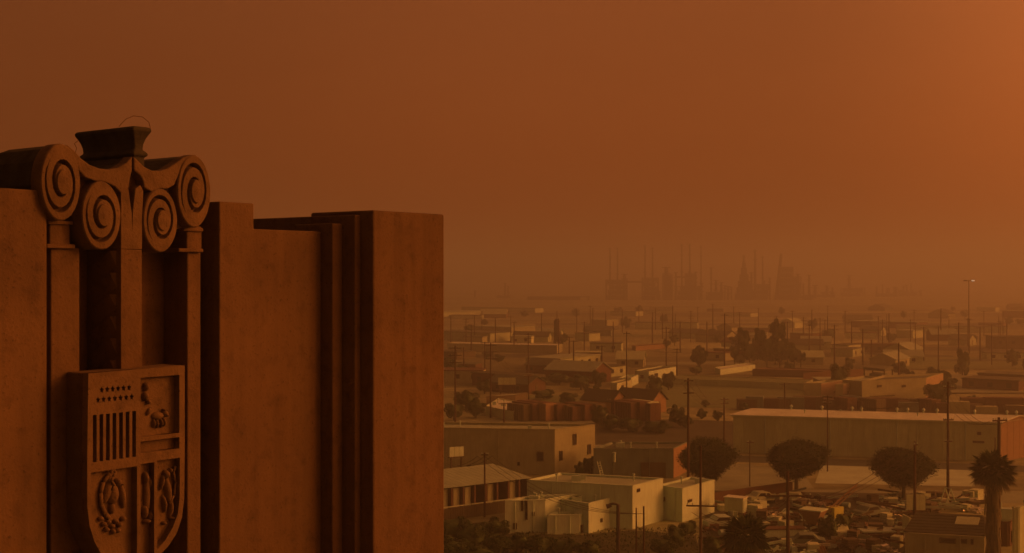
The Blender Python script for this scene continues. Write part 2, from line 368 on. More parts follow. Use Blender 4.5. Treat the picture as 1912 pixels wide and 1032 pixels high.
pm('red_paint', (.13, .08, .045), sc=1); pm('orange_tan', (.30, .215, .12), sc=2); pm('rust', (.12, .08, .05), sc=2); pm('dark_glass', (.03, .03, .03), .25, spec=.5)
pm('shingle', (.065, .05, .035), sc=1.5); pm('concrete', (.42, .36, .28), sc=.25, var=.3, bump=.01); pm('asphalt', (.075, .066, .055), sc=.3)
pm('pole_wood', (.075, .05, .035), sc=3); pm('bark', (.10, .07, .045), sc=3, bump=.02); pm('dry_frond', (.15, .095, .05), sc=3)
pm('leaf_dark', (.045, .052, .018), var=.5, sc=1.2); pm('leaf_mid', (.06, .068, .024), var=.5, sc=.8); pm('refinery_steel', (.035, .03, .025), sc=.2)
pm('bright_metal', (.75, .68, .55), .3, metal=.6); pm('olive_metal_faded', (.45, .37, .24), .7, sc=.5, streak=.25); pm('tin', (.40, .36, .30), .5, sc=1, metal=.2); pm('yellow_paint', (.5, .36, .08), sc=1)
M['lamp'] = bpy.data.materials.new('lit_lamp'); M['lamp'].use_nodes = True
_b = M['lamp'].node_tree.nodes['Principled BSDF']; _b.inputs['Emission Color'].default_value = (1, .75, .45, 1); _b.inputs['Emission Strength'].default_value = .8

# ------------------------------------------------------------------ ground, streets, lots
def ground_mat():
    m = mat('plain_earth', (.25, .29, .15), .95, (.45, .03), bump=.03, bscale=1.5); n = m.node_tree
    b = n.nodes['Principled BSDF']; src = b.inputs['Base Color'].links[0].from_socket
    geo = [x for x in n.nodes if x.type == 'NEW_GEOMETRY'][0]
    mp = n.nodes.new('ShaderNodeMapping'); mp.inputs['Scale'].default_value = (.006, .022, 1); n.links.new(geo.outputs['Position'], mp.inputs[0])
    vo = n.nodes.new('ShaderNodeTexVoronoi'); vo.distance = 'CHEBYCHEV'; vo.inputs['Scale'].default_value = 1; n.links.new(mp.outputs[0], vo.inputs['Vector'])
    sep = n.nodes.new('ShaderNodeSeparateColor'); n.links.new(vo.outputs['Color'], sep.inputs[0])
    mr = n.nodes.new('ShaderNodeMapRange'); mr.inputs[3].default_value = .65; mr.inputs[4].default_value = 1.7; n.links.new(sep.outputs[0], mr.inputs[0])
    n2 = n.nodes.new('ShaderNodeTexNoise'); n2.inputs['Scale'].default_value = .35; n2.inputs['Detail'].default_value = 5; n.links.new(geo.outputs['Position'], n2.inputs['Vector'])
    r2 = n.nodes.new('ShaderNodeMapRange'); r2.inputs[1].default_value = .35; r2.inputs[2].default_value = .65; r2.inputs[3].default_value = .7; r2.inputs[4].default_value = 1.25; n.links.new(n2.outputs[0], r2.inputs[0])
    for f in (mr.outputs[0], r2.outputs[0]):
        mx = n.nodes.new('ShaderNodeMix'); mx.data_type = 'RGBA'; mx.blend_type = 'MULTIPLY'; mx.inputs[0].default_value = 1
        n.links.new(src, mx.inputs[6]); n.links.new(f, mx.inputs[7]); src = mx.outputs[2]
    n.links.new(src, b.inputs['Base Color']); return m
M['ground'] = ground_mat()
tag(MB().add([(-9000, -2000, 0), (9000, -2000, 0), (9000, 12000, 0), (-9000, 12000, 0)], [(0, 1, 2, 3)]).build('ground', M['ground']), kind='structure')
NS = [0]
def sheet(name, pts, m, z=None, label=None):
    NS[0] += 1; z = .004 * NS[0] if z is None else z
    v = [(p.x, p.y, z) for p in (G(*q) for q in pts)]
    return tag(MB().add(v, [tuple(range(len(v)))]).build(name, m), kind='structure')
def band(name, y0, y1, m, xa=780, xb=1990, tilt=0, z=None): return sheet(name, [(xa, y1 + tilt), (xb, y1 - tilt), (xb, y0 - tilt), (xa, y0 + tilt)][::1], m, z)
pm('lot_dirt', (.26, .21, .15), sc=.15, var=.4); pm('dark_turf', (.06, .05, .025), sc=.5, var=.5); pm('oily_dirt', (.07, .055, .04), sc=.3, var=.5); pm('dry_grass', (.15, .14, .07), sc=.12, var=.4)
sheet('lot', [(1522, 902), (1820, 908), (1818, 868), (1538, 856)], M['concrete'])
sheet('lot', [(1300, 912), (1520, 912), (1500, 884), (1395, 866), (1340, 866)], M['lot_dirt'])
sheet('path', [(1300, 936), (1990, 940), (1990, 918), (1300, 912)], M['lot_dirt'])
sheet('road', [(1300, 860), (1990, 884), (1990, 872), (1300, 848)], M['asphalt'])
sheet('field', [(780, 1090), (1310, 1090), (1300, 1000), (1180, 990), (1080, 999), (940, 997), (900, 975), (780, 985)], M['dark_turf'])
sheet('yard', [(1290, 1060), (1700, 1060), (1700, 922), (1330, 916)], M['oily_dirt'])
sheet('yard', [(1090, 830), (1370, 838), (1370, 786), (1090, 780)], M['oily_dirt'])
sheet('road', [(1090, 848), (1380, 848), (1380, 834), (1090, 830)], M['lot_dirt'])
sheet('road', [(780, 798), (1110, 790), (1110, 782), (780, 786)], M['lot_dirt'])
sheet('field', [(1240, 760), (1530, 764), (1530, 712), (1225, 706)], M['dry_grass'])
sheet('field', [(985, 760), (1120, 760), (1135, 738), (990, 738)], M['dry_grass'])
for k, (y0, y1, mk, xa, xb, t) in enumerate(((661, 668, 'oily_dirt', 780, 1080, 2), (676, 681, 'lot_dirt', 1020, 1400, 1), (690, 697, 'oily_dirt', 960, 1140, 2), (637, 640, 'lot_dirt', 1640, 2000, -1), (648, 655, 'oily_dirt', 1560, 1990, -2), (660, 665, 'oily_dirt', 1600, 1780, -4), (625, 629, 'dry_grass', 780, 1400, 0), (612, 615, 'lot_dirt', 780, 1300, 1), (604, 607, 'asphalt', 1000, 1990, 0), (596, 598, 'lot_dirt', 900, 1700, 0), (585, 587, 'asphalt', 780, 1990, 0), (668, 690, 'dry_grass', 1690, 1990, 0), (700, 735, 'lot_dirt', 1770, 1990, 0), (672, 676, 'asphalt', 1750, 1990, 0), (574, 576, 'lot_dirt', 780, 1400, 0))):
    band('field' if mk != 'asphalt' else 'road', y0, y1, M[mk], xa, xb, t, .02 + .02 * k)

# ------------------------------------------------------------------ labels that single things out
PENDING = []
def later(o, desc, rel, px, cat, group=None): PENDING.append((o, desc, rel, px)); tag(o, None, cat, group); return o
ORD = ['leftmost', 'second', 'third', 'fourth', 'fifth', 'sixth', 'seventh', 'eighth', 'ninth', 'tenth', 'eleventh', 'twelfth', 'thirteenth', 'fourteenth']
def settle_labels():
    d = {}
    for it in PENDING: d.setdefault((it[1], it[2]), []).append(it)
    for (desc, rel), L in d.items():
        if len(L) == 1: L[0][0]['label'] = f'{desc} {rel}'; continue
        L.sort(key=lambda t: t[3])
        for i, it in enumerate(L):
            it[0]['label'] = f'{desc} {rel}, leftmost' if i == 0 else (f'{desc} {rel}, rightmost' if i == len(L) - 1 else f'{desc} {rel}, {ORD[min(i, 13)]} from left')
FARMARKS = [(850, 'by the tower building edge'), (905, 'near the left billboard'), (1000, 'above the walled red yard'), (1060, 'around the dark water tower'), (1130, 'above the gabled houses'), (1200, 'above the white complex'), (1285, 'above the first round tree'), (1350, 'left of the far grove'), (1430, 'around the far grove'), (1510, 'just right of the far grove'), (1580, 'above the lit plaster block'), (1650, 'above the dark flat canopy'), (1730, 'above the lit parapet'), (1800, 'around the floodlight mast'), (1870, 'right of the floodlight mast'), (1960, 'at the right picture edge')]
def farrel(px): return min(FARMARKS, key=lambda t: abs(t[0] - px))[1]
JMARKS = [(1350, 950, 'by the pale truck box'), (1345, 1000, 'left of the bushy palm'), (1440, 950, 'behind the bushy palm'), (1460, 1010, 'by the white tank'), (1520, 980, 'around the orange hopper'), (1560, 935, 'under the second tree side'), (1590, 970, 'below the tilted orange beam'), (1640, 990, 'on the flat trailer side'), (1650, 945, 'left of the pale upright panel'), (1760, 945, 'behind the dark shingled house'), (1545, 1015, 'along the near yard edge'), (1890, 960, 'right of the tall palm')]
def junkrel(px, py): return min(JMARKS, key=lambda t: (t[0] - px) ** 2 + 2 * (t[1] - py) ** 2)[2]

# ------------------------------------------------------------------ buildings
OCC = []
def ray(px, py): return Vector(((px - CX) / F, 1, -(py - CY) / F))
def hit(px, py, A, n):
    r = ray(px, py); o = Vector((0, 0, H)); return o + r * ((A - o).dot(n) / r.dot(n))
def top(px, py, h): d = F * (H - h) / (py - CY); return Vector(((px - CX) / F * d, d, 0))
def up(p, z): return Vector((p.x, p.y, z))
def window_on(parent, x0, x1, y0, y1, A, B, org, frame=True, name='window', m=None):
    t = (B - A).normalized(); n = Vector((t.y, -t.x, 0))
    if n.dot(A) > 0: n = -n
    a = hit(x0, y1, A, n); b_ = hit(x1, y0, A, n)
    z0, z1 = sorted((a.z, b_.z)); s0, s1 = sorted(((a - A).dot(t), (b_ - A).dot(t)))
    if z1 < .2: return None
    def q(s, z, o): return up(A, 0) + t * s + n * o + Vector((0, 0, z)) - org
    f = max(.05, min(.12, (s1 - s0) * .12)); mb = MB()
    def bx(sa, sb, za, zb, o0, o1): mb.quadbox([q(sa, za, o0), q(sb, za, o0), q(sb, za, o1), q(sa, za, o1)], [q(sa, zb, o0), q(sb, zb, o0), q(sb, zb, o1), q(sa, zb, o1)])
    bx(s0, s0 + f, z0, z1, .0, .11); bx(s1 - f, s1, z0, z1, .0, .11); bx(s0 + f, s1 - f, z0, z0 + f, .0, .13); bx(s0 + f, s1 - f, z1 - f, z1, .0, .11)
    w_ = mb.build(name, m or M['brown_wood'], parent)
    mb = MB(); bx(s0 + f, s1 - f, z0 + f, z1 - f, .005, .07)
    mb.build('pane' if name == 'window' else 'door_leaf', M['dark_glass'] if name == 'window' else M['brown_wood'], w_)
    return w_
def bld(name, label, near, left, right, base, mw, mr, par=.3, wins=(), roof_extra=True, mside=None, cat='building', group=None):
    h = H * (base - near[1]) / (base - CY)
    A, L, Rr = top(*near, h), top(*left, h), top(*right, h)
    D = L + Rr - A
    org = up(A, 0); b = empty(name, org)
    b_ring = [A, Rr, D, L]
    c = sum(b_ring, Vector()) / 4
    def inset(p, t=.25): v = (c - p); return p + v.normalized() * t * 1.4
    mb = MB(); n = 4
    ob = [up(p, -.05) - org for p in b_ring]; ot = [up(p, h) - org for p in b_ring]; it = [up(inset(p), h) - org for p in b_ring]; ib = [up(inset(p), h - par - .1) - org for p in b_ring]
    fs = []
    for r_ in range(3):
        for i in range(4): fs.append((r_ * 4 + i, r_ * 4 + (i + 1) % 4, (r_ + 1) * 4 + (i + 1) % 4, (r_ + 1) * 4 + i))
    mb.add(ob + ot + it + ib, fs); mb.build('wall', mw, b)
    mb = MB(); rr = [inset(p, .23) for p in b_ring]; mb.quadbox([up(p, h - par - .25) - org for p in rr], [up(p, h - par) - org for p in rr])
    mb.build('roof', mr, b)
    # coping strip
    mb = MB()
    for i in range(4):
        p, q = b_ring[i], b_ring[(i + 1) % 4]; v = (q - p).normalized(); o_ = Vector((v.y, -v.x, 0)) * .05
        mb.quadbox([up(p + o_, h + .003) - org, up(q + o_, h + .003) - org, up(q - o_ * 4, h + .003) - org, up(p - o_ * 4, h + .003) - org], [up(p + o_, h + .1) - org, up(q + o_, h + .1) - org, up(q - o_ * 4, h + .1) - org, up(p - o_ * 4, h + .1) - org])
    mb.build('coping', mw, b)
    for wn in wins:
        side, x0, x1, y0, y1 = wn[:5]; nm = wn[5] if len(wn) > 5 else 'window'
        window_on(b, x0, x1, y0, y1, A, L if side == 'l' else Rr, org, name=nm)
    OCC.append((c.x, c.y, max((p - c).length for p in b_ring)))
    if roof_extra and near[1] > 765 and par < .45:
        rq = random.Random(int(near[0])); zr_ = h - par
        for q in range(rq.randint(2, 5)):
            f, g_ = rq.uniform(.12, .88), rq.uniform(.2, .8); p = A + (L - A) * f + (Rr - A) * g_ - org
            if q % 2: MB().box(up(p, zr_ + .3), (rq.uniform(.5, 1.1), rq.uniform(.4, .8), .6)).build('roof_unit', M['tin'], b)
            else: MB().bar(up(p, zr_), up(p, zr_ + .7), .08, 6).bar(up(p, zr_ + .68), up(p, zr_ + .85), .16, 8).build('vent_pipe', M['tin'], b)
        t_ = (L - A).normalized(); n_ = Vector((t_.y, -t_.x, 0)); n_ = n_ if n_.dot(A) < 0 else -n_
        for f in (.3, .75):
            p = (L - A) * f + n_ * .09; MB().bar(up(p, 0), up(p, h - .05), .05, 6).build('downpipe', mw, b)
    tag(b, label, cat, group); b['h'] = h; b['A'] = tuple(A); b['R'] = tuple(Rr); return b, A, L, Rr, h
def gable(name, label, px, py, wd, ln, h, rh, rz, mw, mr, wins=2, cat='house', group=None, p0=None):
    p = p0 or G(px, py); b = empty(name, p, rz)
    mb = MB(); w2, l2 = wd / 2, ln / 2
    v = [(-l2, -w2, 0), (l2, -w2, 0), (l2, w2, 0), (-l2, w2, 0), (-l2, -w2, h), (l2, -w2, h), (l2, w2, h), (-l2, w2, h), (-l2, 0, h + rh), (l2, 0, h + rh)]
    mb.add(v, [(0, 1, 5, 4), (1, 2, 6, 9, 5), (2, 3, 7, 6), (3, 0, 4, 8, 7)]); mb.build('wall', mw, b)
    e, th = .4, .15; k = rh / w2; mb = MB()
    for s in (-1, 1):
        mb.quadbox([(-l2 - e, s * (w2 + e), h - k * e + .02), (l2 + e, s * (w2 + e), h - k * e + .02), (l2 + e, 0, h + rh + .02), (-l2 - e, 0, h + rh + .02)][::s],
                   [(-l2 - e, s * (w2 + e), h - k * e + th), (l2 + e, s * (w2 + e), h - k * e + th), (l2 + e, 0, h + rh + th), (-l2 - e, 0, h + rh + th)][::s])
    mb.build('roof', mr, b)
    for i in range(wins):
        x = -l2 + ln * (i + .5) / max(wins, 1)
        for s in (-1,):
            w_ = MB().box((x, s * (w2 + .03), h * .55), (1.1, .08, 1.0)).build('window', M['brown_wood'], b)
            MB().box((x, s * (w2 + .05), h * .55), (.9, .08, .8)).build('pane', M['dark_glass'], w_)
    w_ = MB().box((l2 + .03, 0, h * .5), (.08, 1.0, h * .75)).build('door', M['brown_wood'], b)
    OCC.append((p.x, p.y, ln * .6)); tag(b, label, cat, group); return b

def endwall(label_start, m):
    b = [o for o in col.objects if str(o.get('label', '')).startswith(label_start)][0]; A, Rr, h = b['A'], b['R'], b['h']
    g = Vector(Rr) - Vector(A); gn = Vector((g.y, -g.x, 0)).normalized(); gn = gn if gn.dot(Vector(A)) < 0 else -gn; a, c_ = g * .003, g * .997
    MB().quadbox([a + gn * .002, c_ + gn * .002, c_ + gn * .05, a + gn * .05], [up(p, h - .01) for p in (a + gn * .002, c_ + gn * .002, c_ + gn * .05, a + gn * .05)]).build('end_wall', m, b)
bld('commercial_building', 'big tan two storey block with lit orange end wall and small windows', (1036, 802.5), (690, 797), (1111, 793), 886, M['tan_plaster'], M['gravel_roof'], .25,
    [('l', 1002, 1015, 843, 861), ('l', 966, 971, 862, 869), ('r', 1069.5, 1076, 809, 831), ('r', 1097, 1103, 829, 848), ('r', 1044, 1050, 841, 860), ('l', 872, 880, 868, 880)])
bld('commercial_building', 'low grey block building with wide shuttered doorway, right of the tan block', (1257, 838), (1108, 838), (1284, 826), 893, M['grey_block'], M['tar_roof'], .2, [('l', 1197, 1243, 863, 892, 'doorway')])
bld('commercial_building', 'long white flat roofed building with bright end wall, centre bottom', (1181, 908), (984, 897), (1238, 894), 988, M['white_plaster'], M['gravel_roof'], .12, [('r', 1189, 1194, 911, 919), ('l', 1040, 1046, 922, 930)])
bld('annex_building', 'small white annex with square window, between white building and red wall', (1274, 913), (1228, 907), (1334, 897), 975, M['white_plaster'], M['gravel_roof'], .12, [('r', 1284, 1291, 931, 938), ('l', 1236, 1242, 928, 935)])
bld('commercial_building', 'low white front building with tall slit windows, bottom left of centre', (1018, 934), (943, 936), (1080, 923), 993, M['white_plaster'], M['gravel_roof'], .3, [('l', 973, 977, 934, 954), ('l', 980, 985, 934, 970), ('l', 994, 998, 955, 963), ('l', 958, 965, 976, 988)])
bld('garage_building', 'white garage with stepped lit gable and arched hatch, beside curved street lamp', (1082, 962), (1022, 963), (1098, 956), 996, M['white_plaster'], M['gravel_roof'], .2, [('r', 1084, 1090, 978, 994, 'doorway')])
bld('garage_building', 'pale lit wall block stepping up behind the curved street lamp', (1099, 941), (1040, 932), (1160, 926), 996, M['white_plaster'], M['gravel_roof'], .4, [('r', 1121, 1124, 967, 975), ('r', 1128, 1148, 984, 995, 'doorway')])
# red boundary wall right of the annex
def wall_px(name, label, a, b_, hh, th, m, cat='wall', n=0):
    A, B = G(*a), G(*b_); t = (B - A).normalized(); nn = Vector((t.y, -t.x, 0)) * th
    e = empty(name, A)
    L_ = (B - A).length; k = n or 1
    for i in range(k):
        p = A + t * (L_ * i / k + .01) - A; q = A + t * (L_ * (i + 1) / k - .01) - A
        MB().quadbox([p, q, q - nn, p - nn][::-1], [up(x, hh) for x in (p, q, q - nn, p - nn)][::-1]).build('panel', m, e)
    MB().quadbox([up(x, hh + .003) for x in (Vector(), B - A, B - A - nn * 1.2, -nn * 1.2)][::-1], [up(x, hh + .1) for x in (Vector(), B - A, B - A - nn * 1.2, -nn * 1.2)][::-1]).build('coping', m, e)
    return tag(e, label, cat)
endwall('low grey block building', M['orange_tan'])  # end wall skinned in orange, warmer than the grey walls

wall_px('boundary_wall', 'rusty red yard wall right of the white annex', (1312, 950), (1480, 925), 1.6, .2, M['red_paint'], n=8)

# big warehouse at the right
def warehouse():
    b, A, L, Rr, h = bld('warehouse', 'long olive metal warehouse with pale roof, behind the round trees', (1868, 788), (1369, 774), (1925, 779.5), 862, M['olive_metal'], M['pale_metal'], .0)
    org = up(A, 0); t = (L - A).normalized(); n = Vector((t.y, -t.x, 0)); n = n if n.dot(A) < 0 else -n; Ln = (L - A).length; g = (Rr - A)
    for o in list(b.children):
        if o.name.startswith(('roof', 'coping')): bpy.data.objects.remove(o)
    K = 24
    for k in range(K):
        a = t * (Ln * k / K + .05); c = t * (Ln * (k + 1) / K - .05)
        MB().quadbox([a + n * .002, c + n * .002, c + n * .06, a + n * .06], [up(p, h - .1) for p in (a + n * .002, c + n * .002, c + n * .06, a + n * .06)]).build('wall_panel', M['olive_metal_faded' if (k * 7) % 5 in (1, 3) else 'olive_metal'], b)
    # low pitched roof in sheets, ridge along the far side
    RZ = .55
    for k in range(K // 2):
        a = t * (Ln * k / (K / 2) + (.02 if k else -.4)); c = t * (Ln * (k + 1) / (K / 2) - .02 + (.4 if k == K // 2 - 1 else 0))
        mb = MB(); e = -g.normalized() * .4; mid = g * .55
        for (u0, z0, u1, z1) in ((e, h - .05, mid, h + RZ), (mid, h + RZ, g - e, h - .05)):
            mb.quadbox([up(a + u0, z0), up(c + u0, z0), up(c + u1, z1), up(a + u1, z1)], [up(a + u0, z0 + .1), up(c + u0, z0 + .1), up(c + u1, z1 + .1), up(a + u1, z1 + .1)])
        mb.build('roof_sheet', M['pale_metal'], b)
    mb = MB(); mb.quadbox([up(a, h - .05) for a in (g * .001, g * .55, g * .999)] , [up(a - n * .0 + t * .001, z) for a, z in ((g * .001, h - .05), (g * .55, h + RZ - .02), (g * .999, h - .05))])
    for px in (1440, 1498, 1555, 1573, 1640, 1660, 1690, 1716, 1787, 1848, 1866):
        s = (hit(px, 775, A, n) - A).dot(t); p = t * s + g * .55
        q = MB(); q.bar(up(p, h + RZ + .05), up(p, h + RZ + .55), .14, 8); q.bar(up(p, h + RZ + .5), up(p, h + RZ + .8), .3, 8, .1); q.build('roof_vent', M['tin'], b)
    MB().add([tuple(up(q_, z)) for q_, z in ((Vector(), h - .1), (g, h - .1), (g * .55, h + RZ))], [(0, 1, 2)]).build('gable_infill', M['orange_tan'], b)
    # end wall cladding in a warmer tone than the long side
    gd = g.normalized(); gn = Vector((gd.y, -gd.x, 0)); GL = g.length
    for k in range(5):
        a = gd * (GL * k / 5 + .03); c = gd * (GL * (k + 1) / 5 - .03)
        MB().quadbox([a + gn * .002, c + gn * .002, c + gn * .06, a + gn * .06], [up(p, h - .1) for p in (a + gn * .002, c + gn * .002, c + gn * .06, a + gn * .06)]).build('wall_panel', M['orange_tan'], b)
    for k in (3, 9, 15, 21):
        p = t * (Ln * k / K) + n * .14; MB().bar(up(p, 0), up(p, h - .2), .07, 6).build('downpipe', M['tin'], b)
    window_on(b, 1816, 1838, 823, 826.5, A, L, org, name='doorway'); window_on(b, 1824, 1832, 806, 812, A, L, org)
    mb = MB()
    a0 = t * -.3 + n * .3; mb.quadbox([up(a0, h - .25), up(t * (Ln + .3) + n * .3, h - .25), up(t * (Ln + .3) + n * .1, h - .25), up(t * -.3 + n * .1, h - .25)], [up(a0, h - .05), up(t * (Ln + .3) + n * .3, h - .05), up(t * (Ln + .3) + n * .1, h - .05), up(t * -.3 + n * .1, h - .05)]); mb.build('gutter', M['olive_metal'], b)
warehouse()

bld('commercial_building', 'plaster block with lit orange wall and two windows, behind the warehouse', (1609, 712.5), (1573, 709), (1650, 705), 752, M['tan_plaster'], M['gravel_roof'], .3)
bld('commercial_building', 'broad plain plaster building behind the warehouse, two small wall vents', (1729, 706), (1610, 711), (1761, 697), 760, M['tan_plaster'], M['tar_roof'], .3, [('l', 1638, 1646, 718, 723), ('l', 1684, 1691, 718, 723), ('l', 1624, 1670, 737, 741, 'doorway')])
bld('commercial_building', 'small lit plaster building at left end of the block behind the warehouse', (1533, 716), (1500, 716), (1573, 710), 748, M['tan_plaster'], M['gravel_roof'], .3, [('r', 1556, 1561, 730, 733)])
bld('commercial_building', 'plaster building with two dark windows facing left of the broad block', (1574, 718), (1560, 718), (1609, 711.5), 752, M['tan_plaster'], M['gravel_roof'], .3, [('r', 1581, 1585, 730, 736), ('r', 1595, 1599, 728, 735)])
bld('shed', 'red roofed shed behind the lit plaster blocks', (1536, 695), (1500, 697), (1612, 689), 716, M['red_paint'], M['rust'], .1, [('r', 1560, 1563, 698, 706)])
bld('shed', 'long low reddish shed running left from the dark canopy', (1536, 693), (1405, 689), (1560, 690), 706, M['rust'], M['red_paint'], .1)

M['lit_cream'] = mat('sunlit_cream_plaster', (.38, .32, .21), .9, (.15, .6), streak=.15)  # sunlit look of the tan blocks' end walls put into the colour
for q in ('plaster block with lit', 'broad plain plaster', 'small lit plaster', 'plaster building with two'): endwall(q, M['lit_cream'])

def canopy():
    a, c, d_ = top(1612, 688, 4.6), top(1652, 692, 4.6), top(1668, 687, 4.6); org = up(a, 0); b = empty('service_canopy', org)
    q = [Vector(), c - a, d_ - a, d_ - c]; MB().quadbox([up(x, 4.4) for x in q], [up(x, 5.0) for x in q]).build('canopy_roof', M['tar_roof'], b)
    for x in q: MB().bar(up(x * .94 + (q[2] * .03), 0), up(x * .94 + (q[2] * .03), 4.4), .18).build('post', M['brown_wood'], b)
    MB().quadbox([up(x * .6 + q[2] * .2, 0) for x in q], [up(x * .6 + q[2] * .2, 3.4) for x in q]).build('booth', M['grey_block'], b)
    tag(b, 'dark flat service canopy on posts behind the plaster buildings', 'canopy')
canopy()
bld('shed', 'low pale metal shed above the left fence yard', (958, 769), (907, 758.5), (980, 753), 786, M['cream_plaster'], M['pale_metal'], .05)
bld('shed', 'wide barn with pale roof edge under the left billboard', (962, 738), (908, 741), (985, 733), 757, M['brown_wood'], M['gravel_roof'], .05)
gable('gabled_house', 'house with big lit orange gable and white door wall', 1196, 768, 5.6, 8.5, 2.6, 1.9, R(-37), M['orange_tan'], M['shingle'])
gable('gabled_house', 'house with lit gable to the left of the twin gable house', 1128, 768, 5.4, 7, 2.5, 1.8, R(-37), M['orange_tan'], M['shingle'])
bld('house', 'white boxy house front with wide lit parapet, at upper centre', (1212, 694), (1186, 692), (1262, 685), 714, M['white_plaster'], M['tar_roof'], .2, [('r', 1222, 1228, 696, 704), ('l', 1196, 1202, 700, 706)])
bld('house', 'lit white house end above the gabled houses', (1152, 716), (1140, 714), (1180, 710), 735, M['cream_plaster'], M['tar_roof'], .2, [('r', 1160, 1164, 718, 724)])
bld('house', 'small cream house with lit end, right of the tall centre pole', (1178, 706), (1156, 706), (1192, 700), 722, M['white_plaster'], M['gravel_roof'], .2, [('l', 1162, 1166, 710, 715)])
bld('shed', 'long shed with pale roof line, far left middle distance', (1040, 645), (835, 641), (1050, 642), 660, M['tan_plaster'], M['pale_metal'], .02)
bld('shed', 'long orange lit shed right of centre in the haze', (1187, 647), (1180, 645), (1247, 642), 655, M['orange_tan'], M['rust'], .05)
bld('shed', 'white low shed below the far grove', (1345, 690), (1335, 686), (1410, 681), 700, M['white_plaster'], M['pale_metal'], .05)
bld('shed', 'wide olive shed filling the middle distance, right of the gabled houses', (1500, 716), (1235, 706), (1520, 709), 728, M['olive_metal'], M['dry_grass'], .05)
bld('house', 'dark shingled house wall at bottom right, below tall tree pole', (1838, 1004), (1690, 996), (1856, 985), 1052, M['tan_plaster'], M['tar_roof'], .0, [('l', 1754, 1785, 1005, 1013), ('l', 1793, 1806, 1006, 1014), ('l', 1812, 1818, 1006, 1016)])
def house_roof():
    h = H * (1052 - 1004) / (1052 - CY); A, L, Rr = top(1842, 1003, h), top(1686, 995, h), top(1866, 982, h)
    D = L + Rr - A; org = up(A, 0); b = empty('hipped_roof_house', org)
    r1 = (A + Rr) / 2 + (L - A) * .12; r2 = (L + D) / 2 - (L - A) * .06
    mb = MB(); z = h + .11; zr = h + 1.5
    mb.add([up(p, z) - org for p in (A, Rr, D, L)] + [up(r1, zr) - org, up(r2, zr) - org], [(0, 4, 5, 3), (0, 1, 4), (1, 2, 5, 4), (2, 3, 5), (3, 2, 1, 0)])
    mb.build('roof', M['shingle'], b)
    s = (A - L)
    c = L + s * .72 + (Rr - A) * .32 - org; d1 = s.normalized() * 1.05; d2 = (Rr - A).normalized() * .5; zz = z + (zr - z) * .64
    MB().quadbox([up(c - d1 - d2, zz - .3), up(c + d1 - d2, zz - .3), up(c + d1 + d2, zz + .25), up(c - d1 + d2, zz + .25)], [up(c - d1 - d2, zz - .12), up(c + d1 - d2, zz - .12), up(c + d1 + d2, zz + .43), up(c - d1 + d2, zz + .43)]).build('skylight', M['cream_plaster'], b)
    # shingle courses
    n = 7
    for k in range(n):
        f0, f1 = k / n, (k + 1) / n
        a = A.lerp(r1, f0); c_ = L.lerp(r2, f0); z0 = z + (zr - z) * f0
        o = Vector((0, 0, .02)); q = [up(a, z0) - org + o, up(c_, z0) - org + o, up(L.lerp(r2, f1), z + (zr - z) * f1) - org + o, up(A.lerp(r1, f1), z + (zr - z) * f1) - org + o]
        MB().quadbox(q, [x + Vector((0, 0, .05 if i < 2 else .01)) for i, x in enumerate(q)]).build('shingle_course', M['shingle'], b)
    return tag(b, 'dark hipped shingle roof with pale skylight, bottom right', 'roof')
def merge_house():
    r = house_roof(); hs = [o for o in col.objects if o.get('label') == 'dark shingled house wall at bottom right, below tall tree pole'][0]
    off = r.location - hs.location
    for ch in list(r.children): ch.parent = hs; ch.location = off
    bpy.data.objects.remove(r)
    hs['label'] = 'tan house with dark shingle roof and pale skylight, bottom right'
merge_house()
bld('shed', 'reddish shed with white tank on top, far right of the palm', (1886, 976), (1866, 976), (1900, 968), 1020, M['rust'], M['tar_roof'], .05, [('r', 1888, 1898, 985, 1012, 'doorway')])
bld('house', 'cream house corner cut by the right picture edge', (1904, 948), (1890, 948), (1960, 938), 1050, M['cream_plaster'], M['tar_roof'], .2)

# carport row at the lower left
def carports():
    a = G(990, 931); c = G(800, 956); org = a; b = empty('carport_row', a)
    t = (c - a).normalized(); Ln = (c - a).length; n = Vector((-t.y, t.x, 0)); n = n if n.y > 0 else -n
    K = 9
    for k in range(K + 1):
        p = t * (Ln * k / K)
        MB().quadbox([p + x for x in (-t * .12, t * .12, t * .12 + n * 6, -t * .12 + n * 6)], [up(p + x, 2.5) for x in (-t * .12, t * .12, t * .12 + n * 6, -t * .12 + n * 6)]).build('partition', M['red_paint'] if k % 2 else M['rust'], b)
    for k in range(K):
        if k in (1, 3, 5, 6, 7):
            p = t * (Ln * (k + .2) / K); q = t * (Ln * (k + .72) / K)
            MB().quadbox([p + n * .4, q + n * .4, q + n * .5, p + n * .5], [up(x, 2.3) for x in (p + n * .4, q + n * .4, q + n * .5, p + n * .5)]).build('door', M['tan_plaster'], b)
    MB().quadbox([n * 6, t * Ln + n * 6, t * Ln + n * 6.2, n * 6.2], [up(x, 2.5) for x in (n * 6, t * Ln + n * 6, t * Ln + n * 6.2, n * 6.2)]).build('back_wall', M['brown_wood'], b)
    for k in range(K * 2):
        p = t * (Ln * k / K / 2 + .03) - n * .3; q = t * (Ln * (k + 1) / K / 2 - .03) - n * .3
        z0, z1 = 2.55, 3.3
        MB().quadbox([up(p, z0), up(q, z0), up(q + n * 8, z1), up(p + n * 8, z1)], [up(p, z0 + .08), up(q, z0 + .08), up(q + n * 8, z1 + .08), up(p + n * 8, z1 + .08)]).build('roof_sheet', M['gravel_roof'], b)
    OCC.append((a.x - 8, a.y, 14)); return tag(b, 'row of open carports with pale doors beside the tower building', 'carport')
carports()
